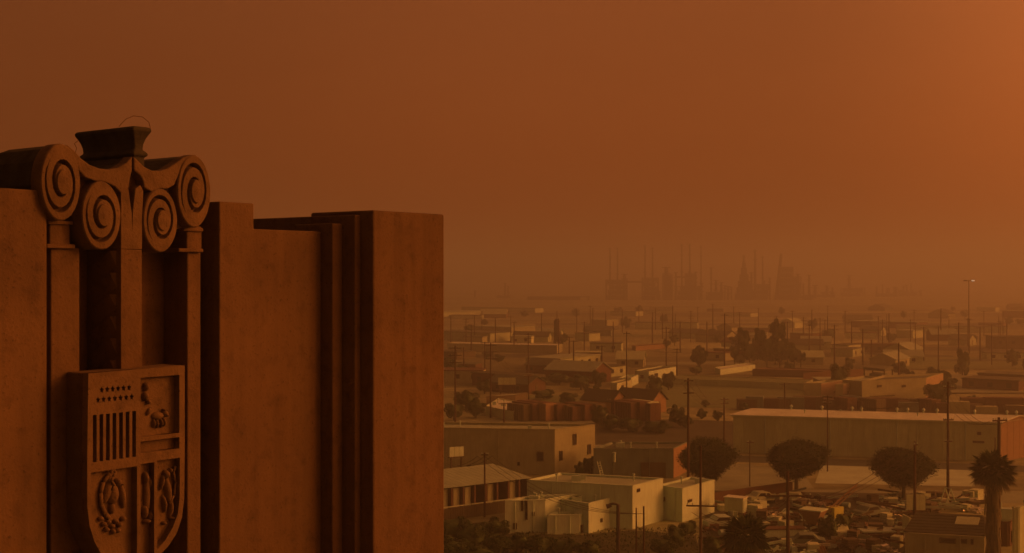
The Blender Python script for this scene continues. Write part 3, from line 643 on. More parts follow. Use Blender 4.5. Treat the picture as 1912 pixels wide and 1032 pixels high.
def long_fence():
    a, c = G(1015, 947), G(828, 973); b = empty('plank_fence', a); v = c - a; n = 44; t = v.normalized(); w_ = v.length / n; nn = Vector((t.y, -t.x, 0)) * .05
    rnd = random.Random(5); me = None
    for k in range(n):
        p = t * (w_ * k + .01); q = t * (w_ * (k + 1) - .01); z = 1.35 + rnd.uniform(-.05, .05)
        MB().quadbox([p, q, q + nn, p + nn], [up(x, z) for x in (p, q, q + nn, p + nn)]).build('plank', M['brown_wood'], b)
    MB().quadbox([up(x, 1.41) for x in (Vector(), v, v + nn * 4, nn * 4)], [up(x, 1.51) for x in (Vector(), v, v + nn * 4, nn * 4)]).build('rail', M['cream_plaster'], b)
    tag(b, 'dark plank fence with pale top rail in front of the carports', 'fence')
long_fence()
def billboard(px0, px1, y0, y1, base, label, m, tilt=0):
    a = G(px0, base); d = a.y; h1 = H - (y0 - CY) / F * d; h0 = H - (y1 - CY) / F * d; wd = (px1 - px0) / F * d
    b = empty('billboard', a + Vector((wd / 2, 0, 0)), tilt)
    K = 3
    for k in range(K): MB().box((-wd / 2 + wd * (k + .5) / K, 0, (h0 + h1) / 2), (wd / K - .04, .1, h1 - h0)).build('sign_panel', m, b)
    for s in (-.35, .35): MB().bar((wd * s, .15, 0), (wd * s, .15, h1), .1).build('post', M['pole_wood'], b)
    MB().box((0, .1, h0 - .08), (wd + .2, .2, .12)).build('frame', M['brown_wood'], b)
    tag(b, label, 'billboard')
billboard(838, 867, 834, 852, 905, 'blank pale billboard beside the tower building edge', M['white_plaster'], R(25))
billboard(930, 963, 705, 718, 742, 'blank pale billboard in the left middle distance', M['cream_plaster'])
billboard(1692, 1728, 923, 952, 962, 'tall pale upright panel behind the pole with round tree', M['cream_plaster'])

# ------------------------------------------------------------------ box trucks and sheds in the walled yard
def container(px, py, wd, ln, hh, rz, m, label=None, name='freight_container', desc=None, rel=None):
    p = G(px, py); b = empty(name, p, rz); OCC.append((p.x, p.y, 4))
    MB().box((0, 0, hh / 2 + .1), (ln, wd, hh)).build('body', m, b)
    mb = MB(); n = max(4, int(ln / .6))
    for k in range(n): mb.box((-ln / 2 + ln * (k + .5) / n, -wd / 2 - .03, hh / 2 + .1), (ln / n * .5, .06, hh * .92))
    mb.build('ribs', m, b)
    for s in (-1, 1): MB().box((ln / 2 + .03, s * wd / 4, hh / 2 + .1), (.06, wd / 2 - .06, hh * .93)).build('door', m, b)
    if label: tag(b, label, 'container', 'containers in the walled yard')
    else: later(b, desc, rel, px, 'container', 'containers in the walled yard')
    return b
rnd = random.Random(11)
for k, (x, mk, hh) in enumerate(((972, 'brown_wood', 3), (985, 'rust', 3.2), (998, 'red_paint', 3.3), (1013, 'orange_tan', 3.2), (1031, 'rust', 3.0), (1046, 'brown_wood', 2.8), (1064, 'rust', 2.6), (1082, 'red_paint', 3), (1098, 'brown_wood', 3), (1168, 'rust', 3.4), (1186, 'red_paint', 3.5), (1197, 'cream_plaster', 3.4), (1208, 'red_paint', 3.2))):
    container(x, 784 - (k % 3), 2.6, 5 + (k % 3), hh, R(-52 + rnd.uniform(-6, 6)), M[mk], desc={'brown_wood': 'dark brown', 'rust': 'rusty', 'red_paint': 'red', 'orange_tan': 'orange', 'cream_plaster': 'pale'}[mk] + ' freight container', rel='left part of the red row' if x < 1040 else ('right part of the red row' if x < 1110 else 'in front of the gabled houses'))

for k in range(15):
    x = 1556 + k * 12.5 + rnd.uniform(-3, 3); container(x, 764 + (k % 3) * 1.5 + k * .25, 2.5, rnd.uniform(4, 7), rnd.uniform(1.9, 2.8), R(rnd.choice([-14, -10, -60]) + rnd.uniform(-5, 5)), M[['rust', 'brown_wood', 'rust', 'grey_block'][k % 4]], desc=['rusty', 'dark brown', 'rusty', 'grey'][k % 4] + ' freight container', rel='between warehouse roof and plaster block')
for k in range(8):
    x = 1392 + k * 17 + rnd.uniform(-3, 3); container(x, 764, 2.5, rnd.uniform(3, 7), rnd.uniform(1.6, 2.6), R(rnd.uniform(-20, 0)), M[['brown_wood', 'grey_block', 'rust', 'brown_wood'][k % 4]], desc=['dark brown', 'grey', 'rusty', 'dark brown'][k % 4] + ' freight container', rel='behind left half of warehouse roof')
for k in range(9):
    x = 1775 + k * 17 + rnd.uniform(-4, 4); container(x, 772 + rnd.uniform(-4, 3), 2.5, rnd.uniform(3, 8), rnd.uniform(1.6, 3), R(rnd.uniform(-20, 0)), M[['rust', 'tan_plaster', 'brown_wood'][k % 3]], desc=['rusty', 'tan', 'dark brown'][k % 3] + ' freight container', rel='behind right end of warehouse roof')
# ------------------------------------------------------------------ poles
def pole(px, t, b_=None, arms=((.06, 2.4),), r=.16, label=None, cat='utility pole', m=None, kind='utility_pole', group='utility poles', rz=None, desc=None, rel=None):
    b_ = b_ or (t - 210) / .593
    p = G(px, b_); hgt = H * (b_ - t) / (b_ - CY)
    rz = R(rnd.uniform(-25, 35)) if rz is None else rz
    e = empty(kind, p, rz)
    MB().bar((0, 0, -.1), (0, 0, hgt), r, 8, r * .62).build('shaft', m or M['pole_wood'], e)
    for k, (f, ln) in enumerate(arms):
        z = hgt * (1 - f); a = MB().box((0, -.14, z), (ln, .1, .13)).build('crossarm', M['pole_wood'], e)
        if b_ > 700:
            q = MB()
            for s in (-.46, -.28, .28, .46): q.bar((ln * s, -.14, z + .06), (ln * s, -.14, z + .24), .05, 6)
            q.build('insulators', M['tin'], a)
    if label: tag(e, label, cat, group)
    else: later(e, desc or 'wooden pole with crossarm', rel or farrel(px), px, cat, group)
    return e, hgt
def nearpole(*a, **k):
    return pole(*a, **k)
nearpole(1170, 619, 738, ((.03, 1.6),), label='tall bare utility pole in the middle distance above the gabled houses')
nearpole(1285, 706, 935, ((.02, 1.2), (.12, 1.4)), .2, label='tall pole rising from behind the leftmost round tree')
nearpole(1308, 832, 1070, ((.47, 2.6),), .14, label='slender pole with crossarm in front of the leftmost round tree')
nearpole(1471, 880, 1085, ((.22, 4.2),), .2, label='pole with long crossarm under the middle round tree', rz=R(0))
nearpole(1352, 742, 850, ((.03, 1.6), (.1, 1.6)), label='short pole at the left end of the warehouse')
nearpole(1545, 738, 880, ((.02, 1.4), (.1, 1.2)), .1, label='thin pole in front of the warehouse, above middle round tree')
nearpole(1770, 712, 935, ((.05, 1.3), (.32, 1.3), (.5, 1.0)), .2, label='tall pole in front of the warehouse, right of the third round tree')
nearpole(1865, 779, 1060, ((.02, 1.6),), .2, label='thick pole directly behind the tall palm')
nearpole(905, 845, 965, ((.03, .8),), .13, label='pole standing at the carport row', rz=0)
nearpole(1708, 824, 1030, ((.03, .5),), .17, label='bare pole passing in front of the third round tree')
nearpole(1400, 822, 908, ((.04, 1),), .08, label='thin short pole between first and middle round trees')
nearpole(1188, 948, 1075, (), .1, label='left of two short leaning posts near the street lamp')
nearpole(1202, 945, 1075, (), .12, label='right of two short leaning posts near the street lamp')
nearpole(1858, 816, 880, (), .1, label='short thin pole left of the thick palm pole')
def street_lamp():
    p = G(1154, 1075); hgt = H * (1075 - 942) / (1075 - CY); b = empty('street_lamp', p)
    MB().bar((0, 0, -.1), (0, 0, hgt), .2, 10, .16).build('shaft', M['metal_dark'], b)
    MB().tube([(0, 0, hgt - .05), (-.15, 0, hgt + .05), (-.5, 0, hgt + .1), (-.8, 0, hgt + .02)], .1, 8).build('arm', M['metal_dark'], b)
    h_ = MB().bar((-.6, 0, hgt - .05), (-1.05, 0, hgt - .18), .16, 8, .22).build('lamp_head', M['metal_dark'], b)
    MB().bar((-.85, 0, hgt - .28), (-.85, 0, hgt - .18), .1, 8).build('glass', M['dark_glass'], b)
    tag(b, 'stout street lamp with short hooked head in front of white garage', 'street lamp')
street_lamp()
for px, t, b_, ar in ((850, 645, 795, 3), (916, 640, 780, 3), (987, 700, 765, 1), (941, 752, 790, 1), (1146, 745, 800, 1), (1465, 715, 768, 1), (1063, 628, 682, 1), (1071, 636, 690, 1), (1124, 645, 690, 1), (842, 590, None, 1), (886, 588, None, 1), (925, 592, None, 1), (1011, 585, None, 0), (1077, 575, None, 0), (1107, 575, None, 2), (1131, 580, None, 0), (1162, 578, None, 1), (1193, 570, None, 0), (1256, 570, 640, 0), (1290, 580, None, 1), (1303, 573, None, 1), (1331, 567, 626, 1), (1353, 585, 690, 1), (1370, 572, None, 1), (1381, 582, None, 2), (1450, 590, None, 3), (1470, 600, None, 1), (1500, 592, None, 2), (1511, 606, None, 2), (1516, 578, 642, 0), (1558, 606, 684, 2), (1578, 580, None, 1), (1590, 600, None, 1), (1611, 614, None, 0), (1627, 634, 686, 0), (1660, 585, 655, 0), (1678, 640, None, 0), (1757, 575, 636, 0), (1790, 602, 692, 2), (1264, 650, 712, 2), (866, 648, 700, 0), (1224, 575, None, 1), (1237, 585, None, 0), (880, 606, None, 1), (960, 600, None, 1), (1040, 580, None, 0), (1091, 600, None, 1), (1145, 600, None, 0), (1416, 575, None, 1), (1640, 590, None, 1), (1700, 596, None, 1), (1725, 610, None, 1), (1830, 610, None, 1), (1880, 600, None, 0), (1320, 600, None, 0), (1270, 600, None, 0), (1545, 590, None, 0)):
    arms = [(.03 + .09 * i, 2.4 if px != 1790 else 3.6) for i in range(ar)]
    pole(px, t, b_, arms, .19 if (b_ or 0) > 700 else .27, desc=['bare wooden pole', 'wooden pole with crossarm', 'wooden pole with two crossarms', 'wooden pole with three crossarms'][ar])
rp = random.Random(8)
for i in range(34):
    yb = rp.uniform(612, 712); xx = rp.uniform(838, 1905); tt = yb - (11 + rp.uniform(-1, 2)) / H * (yb - CY)
    k_ = rp.choice([0, 1, 1, 2]); pole(xx, tt, yb, [(.03 + .09 * q, 2.4) for q in range(k_)], .2, desc=['bare wooden pole', 'wooden pole with crossarm', 'wooden pole with two crossarms'][k_], rel=farrel(xx) + (' set back' if yb < 660 else ''))
def mast():
    p = G(1809, 656); hgt = H * (656 - 524) / (656 - CY); b = empty('floodlight_mast', p)
    MB().bar((0, 0, 0), (0, 0, hgt), .28, 8, .14).build('shaft', M['metal_dark'], b)
    MB().box((0, 0, hgt), (3.9, .2, .2)).build('crossarm', M['metal_dark'], b)
    for x in (-1.7, -1.1): MB().box((x, -.3, hgt + .05), (.5, .4, .4)).build('floodlight', M['metal_dark'], b)
    for x in (1.1, 1.75):
        h_ = MB().box((x, .1, hgt + .05), (.55, .3, .5)).build('floodlight', M['metal_dark'], b)
        MB().box((x, -.08, hgt + .05), (.45, .06, .4)).build('lens', M['lamp'], h_)
    tag(b, 'very tall floodlight mast with two lit lamps, upper right', 'floodlight')
mast()
def cable(a, b_, label):
    (x0, y0, t0), (x1, y1, t1) = a, b_
    p, q = G(x0, y0), G(x1, y1); p.z = H - (t0 - CY) / F * p.y - .2; q.z = H - (t1 - CY) / F * q.y - .2; e = empty('overhead_cable', p)
    for k in (-.8, 0, .8):
        pts = []
        for i in range(17): f = i / 16; r_ = p.lerp(q, f) - p; r_.z -= 1.6 * 4 * f * (1 - f); r_.x += k; pts.append(r_)
        MB().tube(pts, .022, 3).build('wire', M['metal_dark'], e)
    tag(e, label, 'cable')
cable((905, 965, 848), (800, 930, 835), 'wires running left from the carport pole')
cable((905, 965, 848), (1188, 1075, 955), 'wires from the carport pole down to the short leaning posts')
cable((1285, 935, 710), (1352, 850, 745), 'wires from the leftmost tree pole to the warehouse end pole')
cable((1308, 1070, 952), (1471, 1085, 930), 'wires between the two poles with long crossarms')
cable((1471, 1085, 930), (1708, 1030, 828), 'wires from the middle tree pole to the third tree pole')
cable((1545, 880, 742), (1770, 935, 730), 'wires crossing in front of the warehouse roof')
cable((1770, 935, 730), (1865, 1060, 782), 'wires from the tall right pole to the palm pole')
cable((850, 795, 650), (916, 780, 645), 'wires between two left distance poles')
cable((916, 780, 645), (987, 765, 704), 'wires right of the second left distance pole')
cable((1170, 738, 622), (1264, 712, 655), 'wires right of the tall bare centre pole')
def watertower():
    p = G(1040, 652); b = empty('water_tower', p); hgt = H * (652 - 595) / (652 - CY); k = p.y / F
    MB().bar((0, 0, hgt * .28), (0, 0, hgt * .93), 6 * k, 14).build('tank', M['metal_dark'], b, True)
    MB().bar((0, 0, hgt * .93), (0, 0, hgt), 6 * k, 14, 2.5 * k).build('tank_roof', M['metal_dark'], b)
    for i in range(6): a = i * math.pi / 3; MB().bar((5 * k * math.cos(a), 5 * k * math.sin(a), 0), (5 * k * math.cos(a), 5 * k * math.sin(a), hgt * .28), .35).build('leg', M['metal_dark'], b)
    tag(b, 'squat dark cylindrical water tower in the left distance', 'water tower')
watertower()

# ------------------------------------------------------------------ refinery on the horizon
def refinery():
    D = G(1300, 560).y; k = D / F
    def zz(py): return H - (py - CY) * k
    def X(px): return (px - CX) * k
    S = M['refinery_steel']
    def blk(mb, x0, x1, yt, dp=14, yb=562, o=None, off=0): mb.box(((X(x0) + X(x1)) / 2 - o.x, off, (zz(yt) + zz(yb)) / 2), (X(x1) - X(x0), dp, zz(yt) - zz(yb)))
    def frame(b, o, x0, x1, yt, floors, dp=12, fill=.9):
        blk_ = MB(); c = (X(x0) + X(x1)) / 2 - o.x; w_ = X(x1) - X(x0); hh = zz(yt)
        for i in range(floors): blk_.box((c, 0, hh * (i + 1) / floors - .4), (w_, dp, .8))
        blk_.build('deck', S, b)
        cl = MB()
        for sx in (-.5, -.17, .17, .5):
            for sy in (-.5, .5): MB().box((c + sx * w_ * .96, sy * dp * .96, hh / 2), (.9, .9, hh)).build('steel_column', S, b)
        v = MB()
        for i in range(floors): v.box((c + w_ * .08 * ((i % 3) - 1), 0, hh * (i + .45) / floors), (w_ * fill * .86, dp * .7, hh / floors * .72))
        v.build('vessels', S, b)
    def chimney(b, o, px, yt, yb=562, r=1.0, oy=0, plats=(.5, .8, .97)):
        x = X(px) - o.x; c = MB().bar((x, oy, zz(yb)), (x, oy, zz(yt)), r * 1.15, 10, r * .8).build('chimney', S, b)
        for f in plats: z = zz(yb) + (zz(yt) - zz(yb)) * f; MB().bar((x, oy, z), (x, oy, z + .9), r * 1.9, 8).build('platform', S, c)
    def unit(px, label, name='refinery_unit', cat='refinery unit', dy=0):
        o = Vector((X(px), D + dy, 0)); b = empty(name, o); tag(b, label, cat, 'refinery units on the horizon'); return b, o
    b, o = unit(1151, 'leftmost refinery block with twin tall chimneys'); frame(b, o, 1131, 1171, 522, 4); chimney(b, o, 1139, 462); chimney(b, o, 1153, 462); chimney(b, o, 1166, 511, r=2)
    q = MB(); q.box((X(1186) - o.x, 0, zz(526)), (X(1200) - X(1171), 3, 2.2)); q.build('pipe_bridge', S, b)
    b, o = unit(1213, 'second refinery block with twin chimneys, right of the pipe bridge'); frame(b, o, 1199, 1229, 518, 5); chimney(b, o, 1204.5, 457); chimney(b, o, 1218.5, 462)
    b, o = unit(1244, 'stepped narrow refinery tower between second block and triple chimneys'); frame(b, o, 1238, 1254, 512, 4); chimney(b, o, 1244, 498, r=2.6)
    b, o = unit(1284, 'central refinery block with three thin tall chimneys'); frame(b, o, 1262, 1306, 534, 3); frame(b, o, 1280, 1296, 510, 5, 9); chimney(b, o, 1273, 455); chimney(b, o, 1288, 455, r=1.2); chimney(b, o, 1309, 458, r=.8); chimney(b, o, 1262, 508, r=1.3); chimney(b, o, 1299, 507, r=1.2); q = MB(); q.box((X(1273) - o.x, 0, zz(517)), (X(1284) - X(1262), 3, 2)); q.build('pipe_bridge', S, b)
    b, o = unit(1334, 'low group of columns right of the triple chimneys'); frame(b, o, 1320, 1352, 545, 2); chimney(b, o, 1328, 499, r=1.1); chimney(b, o, 1337, 523, r=1.6); chimney(b, o, 1347, 527, r=1.4)
    b, o = unit(1389, 'pyramid shaped refinery derrick with spire')
    for i, (w_, y) in enumerate(((30, 548), (25, 536), (20, 524), (15, 512), (10, 500), (6, 490))): blk(q := MB(), 1389 - w_ / 2, 1389 + w_ / 2, y, w_ * k * .8, y + 13, o); q.build('tier', S, b)
    chimney(b, o, 1389, 477, 500, r=1.2)
    b, o = unit(1417, 'two close chimneys right of the pyramid derrick'); frame(b, o, 1402, 1436, 530, 3); chimney(b, o, 1410, 466, r=1.5); chimney(b, o, 1424, 478, r=1.0); chimney(b, o, 1403, 508, r=1.3)
    b, o = unit(1467, 'tallest solid refinery tower with leaning flue on its left')
    frame(b, o, 1455, 1479, 498, 6, 12, 1); frame(b, o, 1479, 1494, 516, 4, 10); x = X(1452) - o.x
    c = MB().bar((x - 1.5, 0, 0), (X(1459) - o.x, 0, zz(473)), 2.6, 10, 1.6).build('chimney', S, b); chimney(b, o, 1490, 511, r=1.4); chimney(b, o, 1500, 530, r=1)
    b, o = unit(1511, 'lone rightmost refinery chimney'); chimney(b, o, 1511, 513, r=1.5); frame(b, o, 1503, 1516, 550, 2, 8)
    b, o = unit(1693, 'faint isolated stack beyond the warehouse on right horizon', dy=250); chimney(b, o, 1693 * 1.0, 513, r=2.2); frame(b, o, 1676, 1725, 541, 2)
    rq = random.Random(4)
    for i, (cx_, lab) in enumerate(((1548, 'low hazy works right of the lone chimney'), (1610, 'hazy low tanks and pipes far right of the refinery'), (1770, 'faint low works left of the floodlight mast'), (1850, 'faint low works at the right horizon'))):
        b, o = unit(cx_, lab, dy=120 + 60 * i)
        for q in range(6): x_ = cx_ + rq.uniform(-24, 24); chimney(b, o, x_, 560 - rq.uniform(8, 30), r=rq.uniform(.8, 2.2))
        frame(b, o, cx_ - 22, cx_ + 20, 556 - 2 * i, 1, 14)
    for cx_, lab, xs in ((1255, 'cluster of slender columns between stepped tower and triple chimneys', (1233, 1236, 1257, 1260)), (1312, 'slender columns just right of the triple chimneys', (1300, 1305, 1314, 1317)), (1362, 'slender columns left of the pyramid derrick', (1356, 1362, 1368, 1374)), (1440, 'slender columns left of the solid tower', (1431, 1437, 1442, 1447))):
        b, o = unit(cx_, lab, dy=30)
        for x_ in xs: chimney(b, o, x_, 560 - rq.uniform(14, 42), r=rq.uniform(.8, 1.6))
    b, o = unit(1040, 'faint low works shed left of the refinery'); frame(b, o, 985, 1100, 553, 1, 30, 1)
    b, o = unit(935, 'faint slim columns on the left horizon', dy=150); chimney(b, o, 942, 530, r=1.2); chimney(b, o, 948, 536, r=1); chimney(b, o, 880, 545, r=1); frame(b, o, 925, 960, 555, 1)
refinery()
def haze_box():
    mb = MB(); mb.box((0, 1700, 35.5 - .75), (5200, 4200, 73)); 
    m = bpy.data.materials.new('haze_air'); m.use_nodes = True; n = m.node_tree; n.nodes.clear()
    o = n.nodes.new('ShaderNodeOutputMaterial'); v = n.nodes.new('ShaderNodeVolumePrincipled')
    v.inputs['Color'].default_value = (.62, .68, .72, 1); v.inputs['Density'].default_value = .0013; v.inputs['Anisotropy'].default_value = .5
    n.links.new(v.outputs[0], o.inputs['Volume'])
    tag(mb.build('haze', m), kind='stuff')
haze_box()
# ------------------------------------------------------------------ vegetation
def leafcloud(seed, n, leaf, rad=(1, 1, 1), lumps=26, core=.86, flat=0, spread=.34):
    rn = random.Random(seed); bm = bmesh.new()
    bmesh.ops.create_icosphere(bm, subdivisions=3, radius=1)
    cs = []
    for i in range(lumps):
        a = rn.uniform(0, 2 * math.pi); c = rn.uniform(-1, 1); s = math.sqrt(1 - c * c); r = rn.uniform(.6, .9)
        cs.append((Vector((s * math.cos(a), s * math.sin(a), c)) * r, rn.uniform(.22, spread)))
    for v in bm.verts:
        d = v.co.normalized(); k = 0
        for c, r in (cs[:13] if lumps > 40 else cs): k = max(k, 1 - (d * c.length - c).length / .5)
        v.co = d * (core * ((.70 + .30 * k) if flat is not None and lumps > 40 else (.72 + .26 * k)))
    me = bpy.data.meshes.new('crown'); bm.to_mesh(me); bm.free()
    vs_ = [Vector(v.co) for v in me.vertices]; fs = [tuple(p.vertices) for p in me.polygons]
    core_v = [v.copy() for v in vs_]
    if lumps > 40: vs_ = [v * .9 for v in vs_]
    nf0 = len(fs); core_k = 1.0
    for i in range(n):
        c, r = cs[rn.randrange(lumps)]
        if lumps > 40:
            fa, fb, fc = fs[rn.randrange(nf0)][:3]; u_, v_ = rn.random(), rn.random(); u_, v_ = (u_, v_) if u_ + v_ < 1 else (1 - u_, 1 - v_); q = core_v[fa] + (core_v[fb] - core_v[fa]) * u_ + (core_v[fc] - core_v[fa]) * v_; c = q / core_k * (rn.uniform(.9, 1.04) if rn.random() < .75 else rn.uniform(1.0, 1.2)); r = .05
        d = Vector((rn.gauss(0, 1), rn.gauss(0, 1), rn.gauss(0, 1))).normalized()
        p = c + d * r * rn.uniform(.75, 1.12)
        if flat and p.z < -flat: p.z = -flat + rn.uniform(-.04, .06)
        nn = (d * .6 + Vector((rn.gauss(0, .6), rn.gauss(0, .6), rn.gauss(0, .6)))).normalized(); x = nn.orthogonal().normalized(); y = nn.cross(x)
        a = rn.uniform(0, 6.28); x, y = x * math.cos(a) + y * math.sin(a), y * math.cos(a) - x * math.sin(a); s = leaf * rn.uniform(.6, 1.3); k = len(vs_)
        vs_ += [p - x * s, p + y * s * .45, p + x * s, p - y * s * .45]; fs.append((k, k + 1, k + 2, k + 3))
    tp = (lambda z: 1 + .16 * min(z, 0) if lumps > 40 else 1)
    me.clear_geometry(); me.from_pydata([(v.x * tp(v.z), v.y * tp(v.z), v.z * (.82 if v.z > 0 and lumps > 40 else 1)) for v in vs_], [], fs)
    return me
BIG = [leafcloud(s, 17000, .036, lumps=41, core=1.0, spread=.28) for s in (1, 2, 3)]
SMALL = [leafcloud(s, 5000, .07, lumps=18) for s in (4, 5, 6)]
for me in BIG: me.materials.append(M['leaf_dark'])
for me in SMALL: me.materials.append(M['leaf_mid'])
def tree(px, py_c, rx, ry, base, label=None, big=True, seed=0, name='round_tree', cat='tree', group=None, desc=None, rel=None, trunk=True):
    rn = random.Random(seed * 7 + 1); p = G(px, base); k = p.y / F; zc = H - (py_c - CY) * k
    b = empty(name, p, rn.uniform(0, 6)); RX, RZ = rx * k * 1.08, ry * k * 1.12
    me = (BIG if big else SMALL)[seed % 3]; o = bpy.data.objects.new('crown', me); col.objects.link(o); o.parent = b
    o.location = (0, 0, max(zc, RZ * .8)); o.scale = (RX, RX * .95, RZ)
    if trunk:
        mb = MB(); z0 = max(zc - RZ * .4, .5); mb.bar((0, 0, -.1), (.1, 0, z0), .28 if big else .22, 8, .18)
        for a in range(4): t = a * 1.6 + rn.random(); mb.bar((.08, 0, z0 * .75), (RX * .5 * math.cos(t), RX * .5 * math.sin(t), z0 + RZ * .35), .12, 6, .05)
        mb.build('trunk', M['bark'], b)
    if label: tag(b, label, cat, group)
    else: later(b, desc or 'bushy dark tree', rel or farrel(px), px, cat, group)
    OCC.append((p.x, p.y, RX)); return b
# the three clipped street trees: crowns assembled from own clouds
tree(1320, 855, 54, 44, 922, 'leftmost round clipped street tree, beside the grey block building', seed=0, group='clipped round street trees')
tree(1487, 855, 66, 38, 926, 'middle round clipped street tree in front of the warehouse', seed=1, group='clipped round street trees')
tree(1687, 867, 60, 39, 934, 'rightmost round clipped street tree in front of the pale lot', seed=2, group='clipped round street trees')

def palm(px, cy, crown_px, base, trunk_w, label, seed, nfr=46, skirt=True):
    rn = random.Random(seed); p = G(px, base); k = p.y / F; zc = H - (cy - CY) * k; Rr = crown_px * k
    b = empty('fan_palm', p)
    mb = MB(); n = 12; rings = []
    steps = 14
    for i in range(steps + 1):
        f = i / steps; z = zc * f; r = trunk_w * k / 2 * ((1.0 - .15 * f) if skirt else (.8 - .3 * f)) * (1.08 if i % 2 else .96)
        rings.append([(r * math.cos(2 * math.pi * j / n), r * math.sin(2 * math.pi * j / n), z) for j in range(n)])
    mb.add([q for r_ in rings for q in r_], [(i * n + j, i * n + (j + 1) % n, (i + 1) * n + (j + 1) % n, (i + 1) * n + j) for i in range(steps) for j in range(n)])
    mb.build('trunk', M['bark'], b)
    if skirt:
        mb = MB()
        for i in range(240):
            a = rn.uniform(0, 6.28); z = zc * rn.uniform(.15, 1.0); r = trunk_w * k / 2 * rn.uniform(.9, 1.2); L = rn.uniform(.5, 1.1)
            q = Vector((r * math.cos(a), r * math.sin(a), z)); t = Vector((-math.sin(a), math.cos(a), 0)) * rn.uniform(.04, .12); e = Vector((math.cos(a) * .12, math.sin(a) * .12, -L))
            mb.add([q - t, q + t, q + t * .5 + e, q - t * .5 + e], [(0, 1, 2, 3)])
        mb.build('dead_frond_skirt', M['dry_frond'], b)
    fan = []
    for i in range(nfr):
        a = i * 2.39996 + rn.uniform(-.2, .2); el = math.asin(max(-.98, min(.98, 1 - 1.65 * (i + .5) / nfr)))
        d = Vector((math.cos(a) * math.cos(el), math.sin(a) * math.cos(el), math.sin(el))); L = Rr * rn.uniform(1.0, 1.3)
        o = Vector((0, 0, zc)); mb = MB(); st = o + d * L * .42; side = d.cross(Vector((0, 0, 1))).normalized(); upv = side.cross(d)
        mb.bar(o, st, .035, 4, .02)
        m_ = 13
        for j in range(m_):
            th = R(-75 + 150 * j / (m_ - 1)); dd = d * math.cos(th) + side * math.sin(th); tip = st + dd * L * (.58 - .14 * abs(math.sin(th))) + Vector((0, 0, -.16 * L * (1 + abs(math.sin(th))) )) * (.6 if el > .3 else 1)
            w_ = dd.cross(upv).normalized() * L * .05; mid = st.lerp(tip, .5) + Vector((0, 0, .05 * L))
            mb.add([st, mid - w_, tip, mid + w_], [(0, 1, 2, 3)])
        mb.build('frond', M['leaf_dark'] if el > -.35 else M['dry_frond'], b)
    tag(b, label, 'palm tree'); return b
palm(1854, 878, 41, 1075, 24, 'tall fan palm with thick shaggy trunk at the right', 1)
palm(1392, 1003, 48, 1120, 22, 'bushy dark fan palm at bottom, left of long crossarm pole', 2, 54)
rt = random.Random(31)
for x, y, rx, ry in ((1372, 655, 9, 14), (1387, 632, 14, 18), (1400, 655, 15, 18), (1418, 628, 13, 14), (1432, 648, 18, 22), (1452, 618, 14, 20), (1456, 650, 17, 20), (1470, 655, 15, 18), (1483, 662, 10, 12), (1495, 666, 9, 10), (1381, 668, 12, 10), (1445, 612, 10, 9)):
    tree(x, y, rx, ry, 686, big=False, seed=rt.randrange(3), name='grove_tree', desc='dark hazy tree', rel='in the far grove', group='trees of the far grove', trunk=y > 640)
tree(1797, 676, 14, 22, 702, 'lone dark tree at the foot of the floodlight mast', False, 1, 'lone_tree')
tree(1697, 700, 10, 9, 714, 'small rounded tree behind the broad plaster building', False, 2, 'lone_tree')
tree(1750, 735, 22, 26, 764, 'shaggy tree under the lit parapet, left of the tall pole', False, 0, 'lone_tree')
for i, (x, y, rx, ry, bs) in enumerate(((1248, 708, 11, 16, 728), (1222, 716, 16, 14, 732), (1262, 772, 16, 14, 790), (1278, 785, 14, 12, 798), (1140, 788, 20, 14, 802), (1175, 792, 22, 12, 806), (1225, 796, 24, 12, 808), (1120, 775, 16, 16, 796), (1005, 712, 20, 9, 726), (1045, 705, 24, 10, 718), (1085, 712, 20, 12, 728), (1108, 735, 16, 14, 752), (1015, 735, 20, 9, 746), (1060, 742, 18, 9, 752), (870, 745, 22, 15, 768), (848, 765, 18, 14, 785), (888, 760, 18, 14, 780), (905, 720, 14, 10, 735), (1420, 752, 12, 7, 762), (1390, 758, 10, 7, 766), (1508, 752, 9, 8, 762), (1318, 752, 8, 6, 760), (1260, 632, 9, 7, 645), (1245, 640, 8, 6, 650), (1300, 690, 12, 7, 700), (1310, 772, 10, 8, 782), (1340, 775, 10, 8, 786), (1100, 868, 12, 18, 890), (1083, 875, 10, 12, 892), (1880, 758, 12, 9, 770), (1905, 752, 12, 9, 765), (1840, 752, 10, 8, 764), (1815, 745, 9, 7, 756), (860, 690, 12, 8, 702), (930, 668, 12, 6, 676))):
    tree(x, y, rx, ry, bs, big=False, seed=i, name='bushy_tree', desc='bushy dark tree' if rx > 12 else 'small dark tree', rel=('below' if y > 740 else 'near') + ' skyline ' + farrel(x) if 0 else farrel(x) + (', near side' if y > 740 else ', far side'), group='trees among the low buildings')
# ragged shrubs along the bottom left
for i, (x, y, rx, ry, bs) in enumerate(((845, 985, 30, 22, 1015), (880, 1000, 34, 24, 1028), (925, 985, 26, 16, 1008), (925, 1015, 30, 22, 1040), (968, 1012, 26, 17, 1034), (1010, 1020, 30, 20, 1042), (1050, 1022, 28, 18, 1044), (1100, 1026, 26, 16, 1046), (850, 1030, 34, 24, 1060), (905, 1042, 34, 22, 1066), (1262, 1000, 22, 18, 1024), (1240, 1020, 24, 16, 1044), (1285, 985, 16, 14, 1004), (1330, 1018, 20, 16, 1042), (1548, 985, 20, 22, 1012), (1575, 975, 15, 18, 1000))):
    tree(x, y, rx, ry, bs, big=False, seed=i, name='shrub', cat='shrub', desc='dark leafy shrub', rel='beside the tower building' if x < 900 else ('below the white garage' if x < 1150 else ('by the slender pole' if x < 1400 else 'in the scrap yard')), group='shrubs along the bottom', trunk=False)
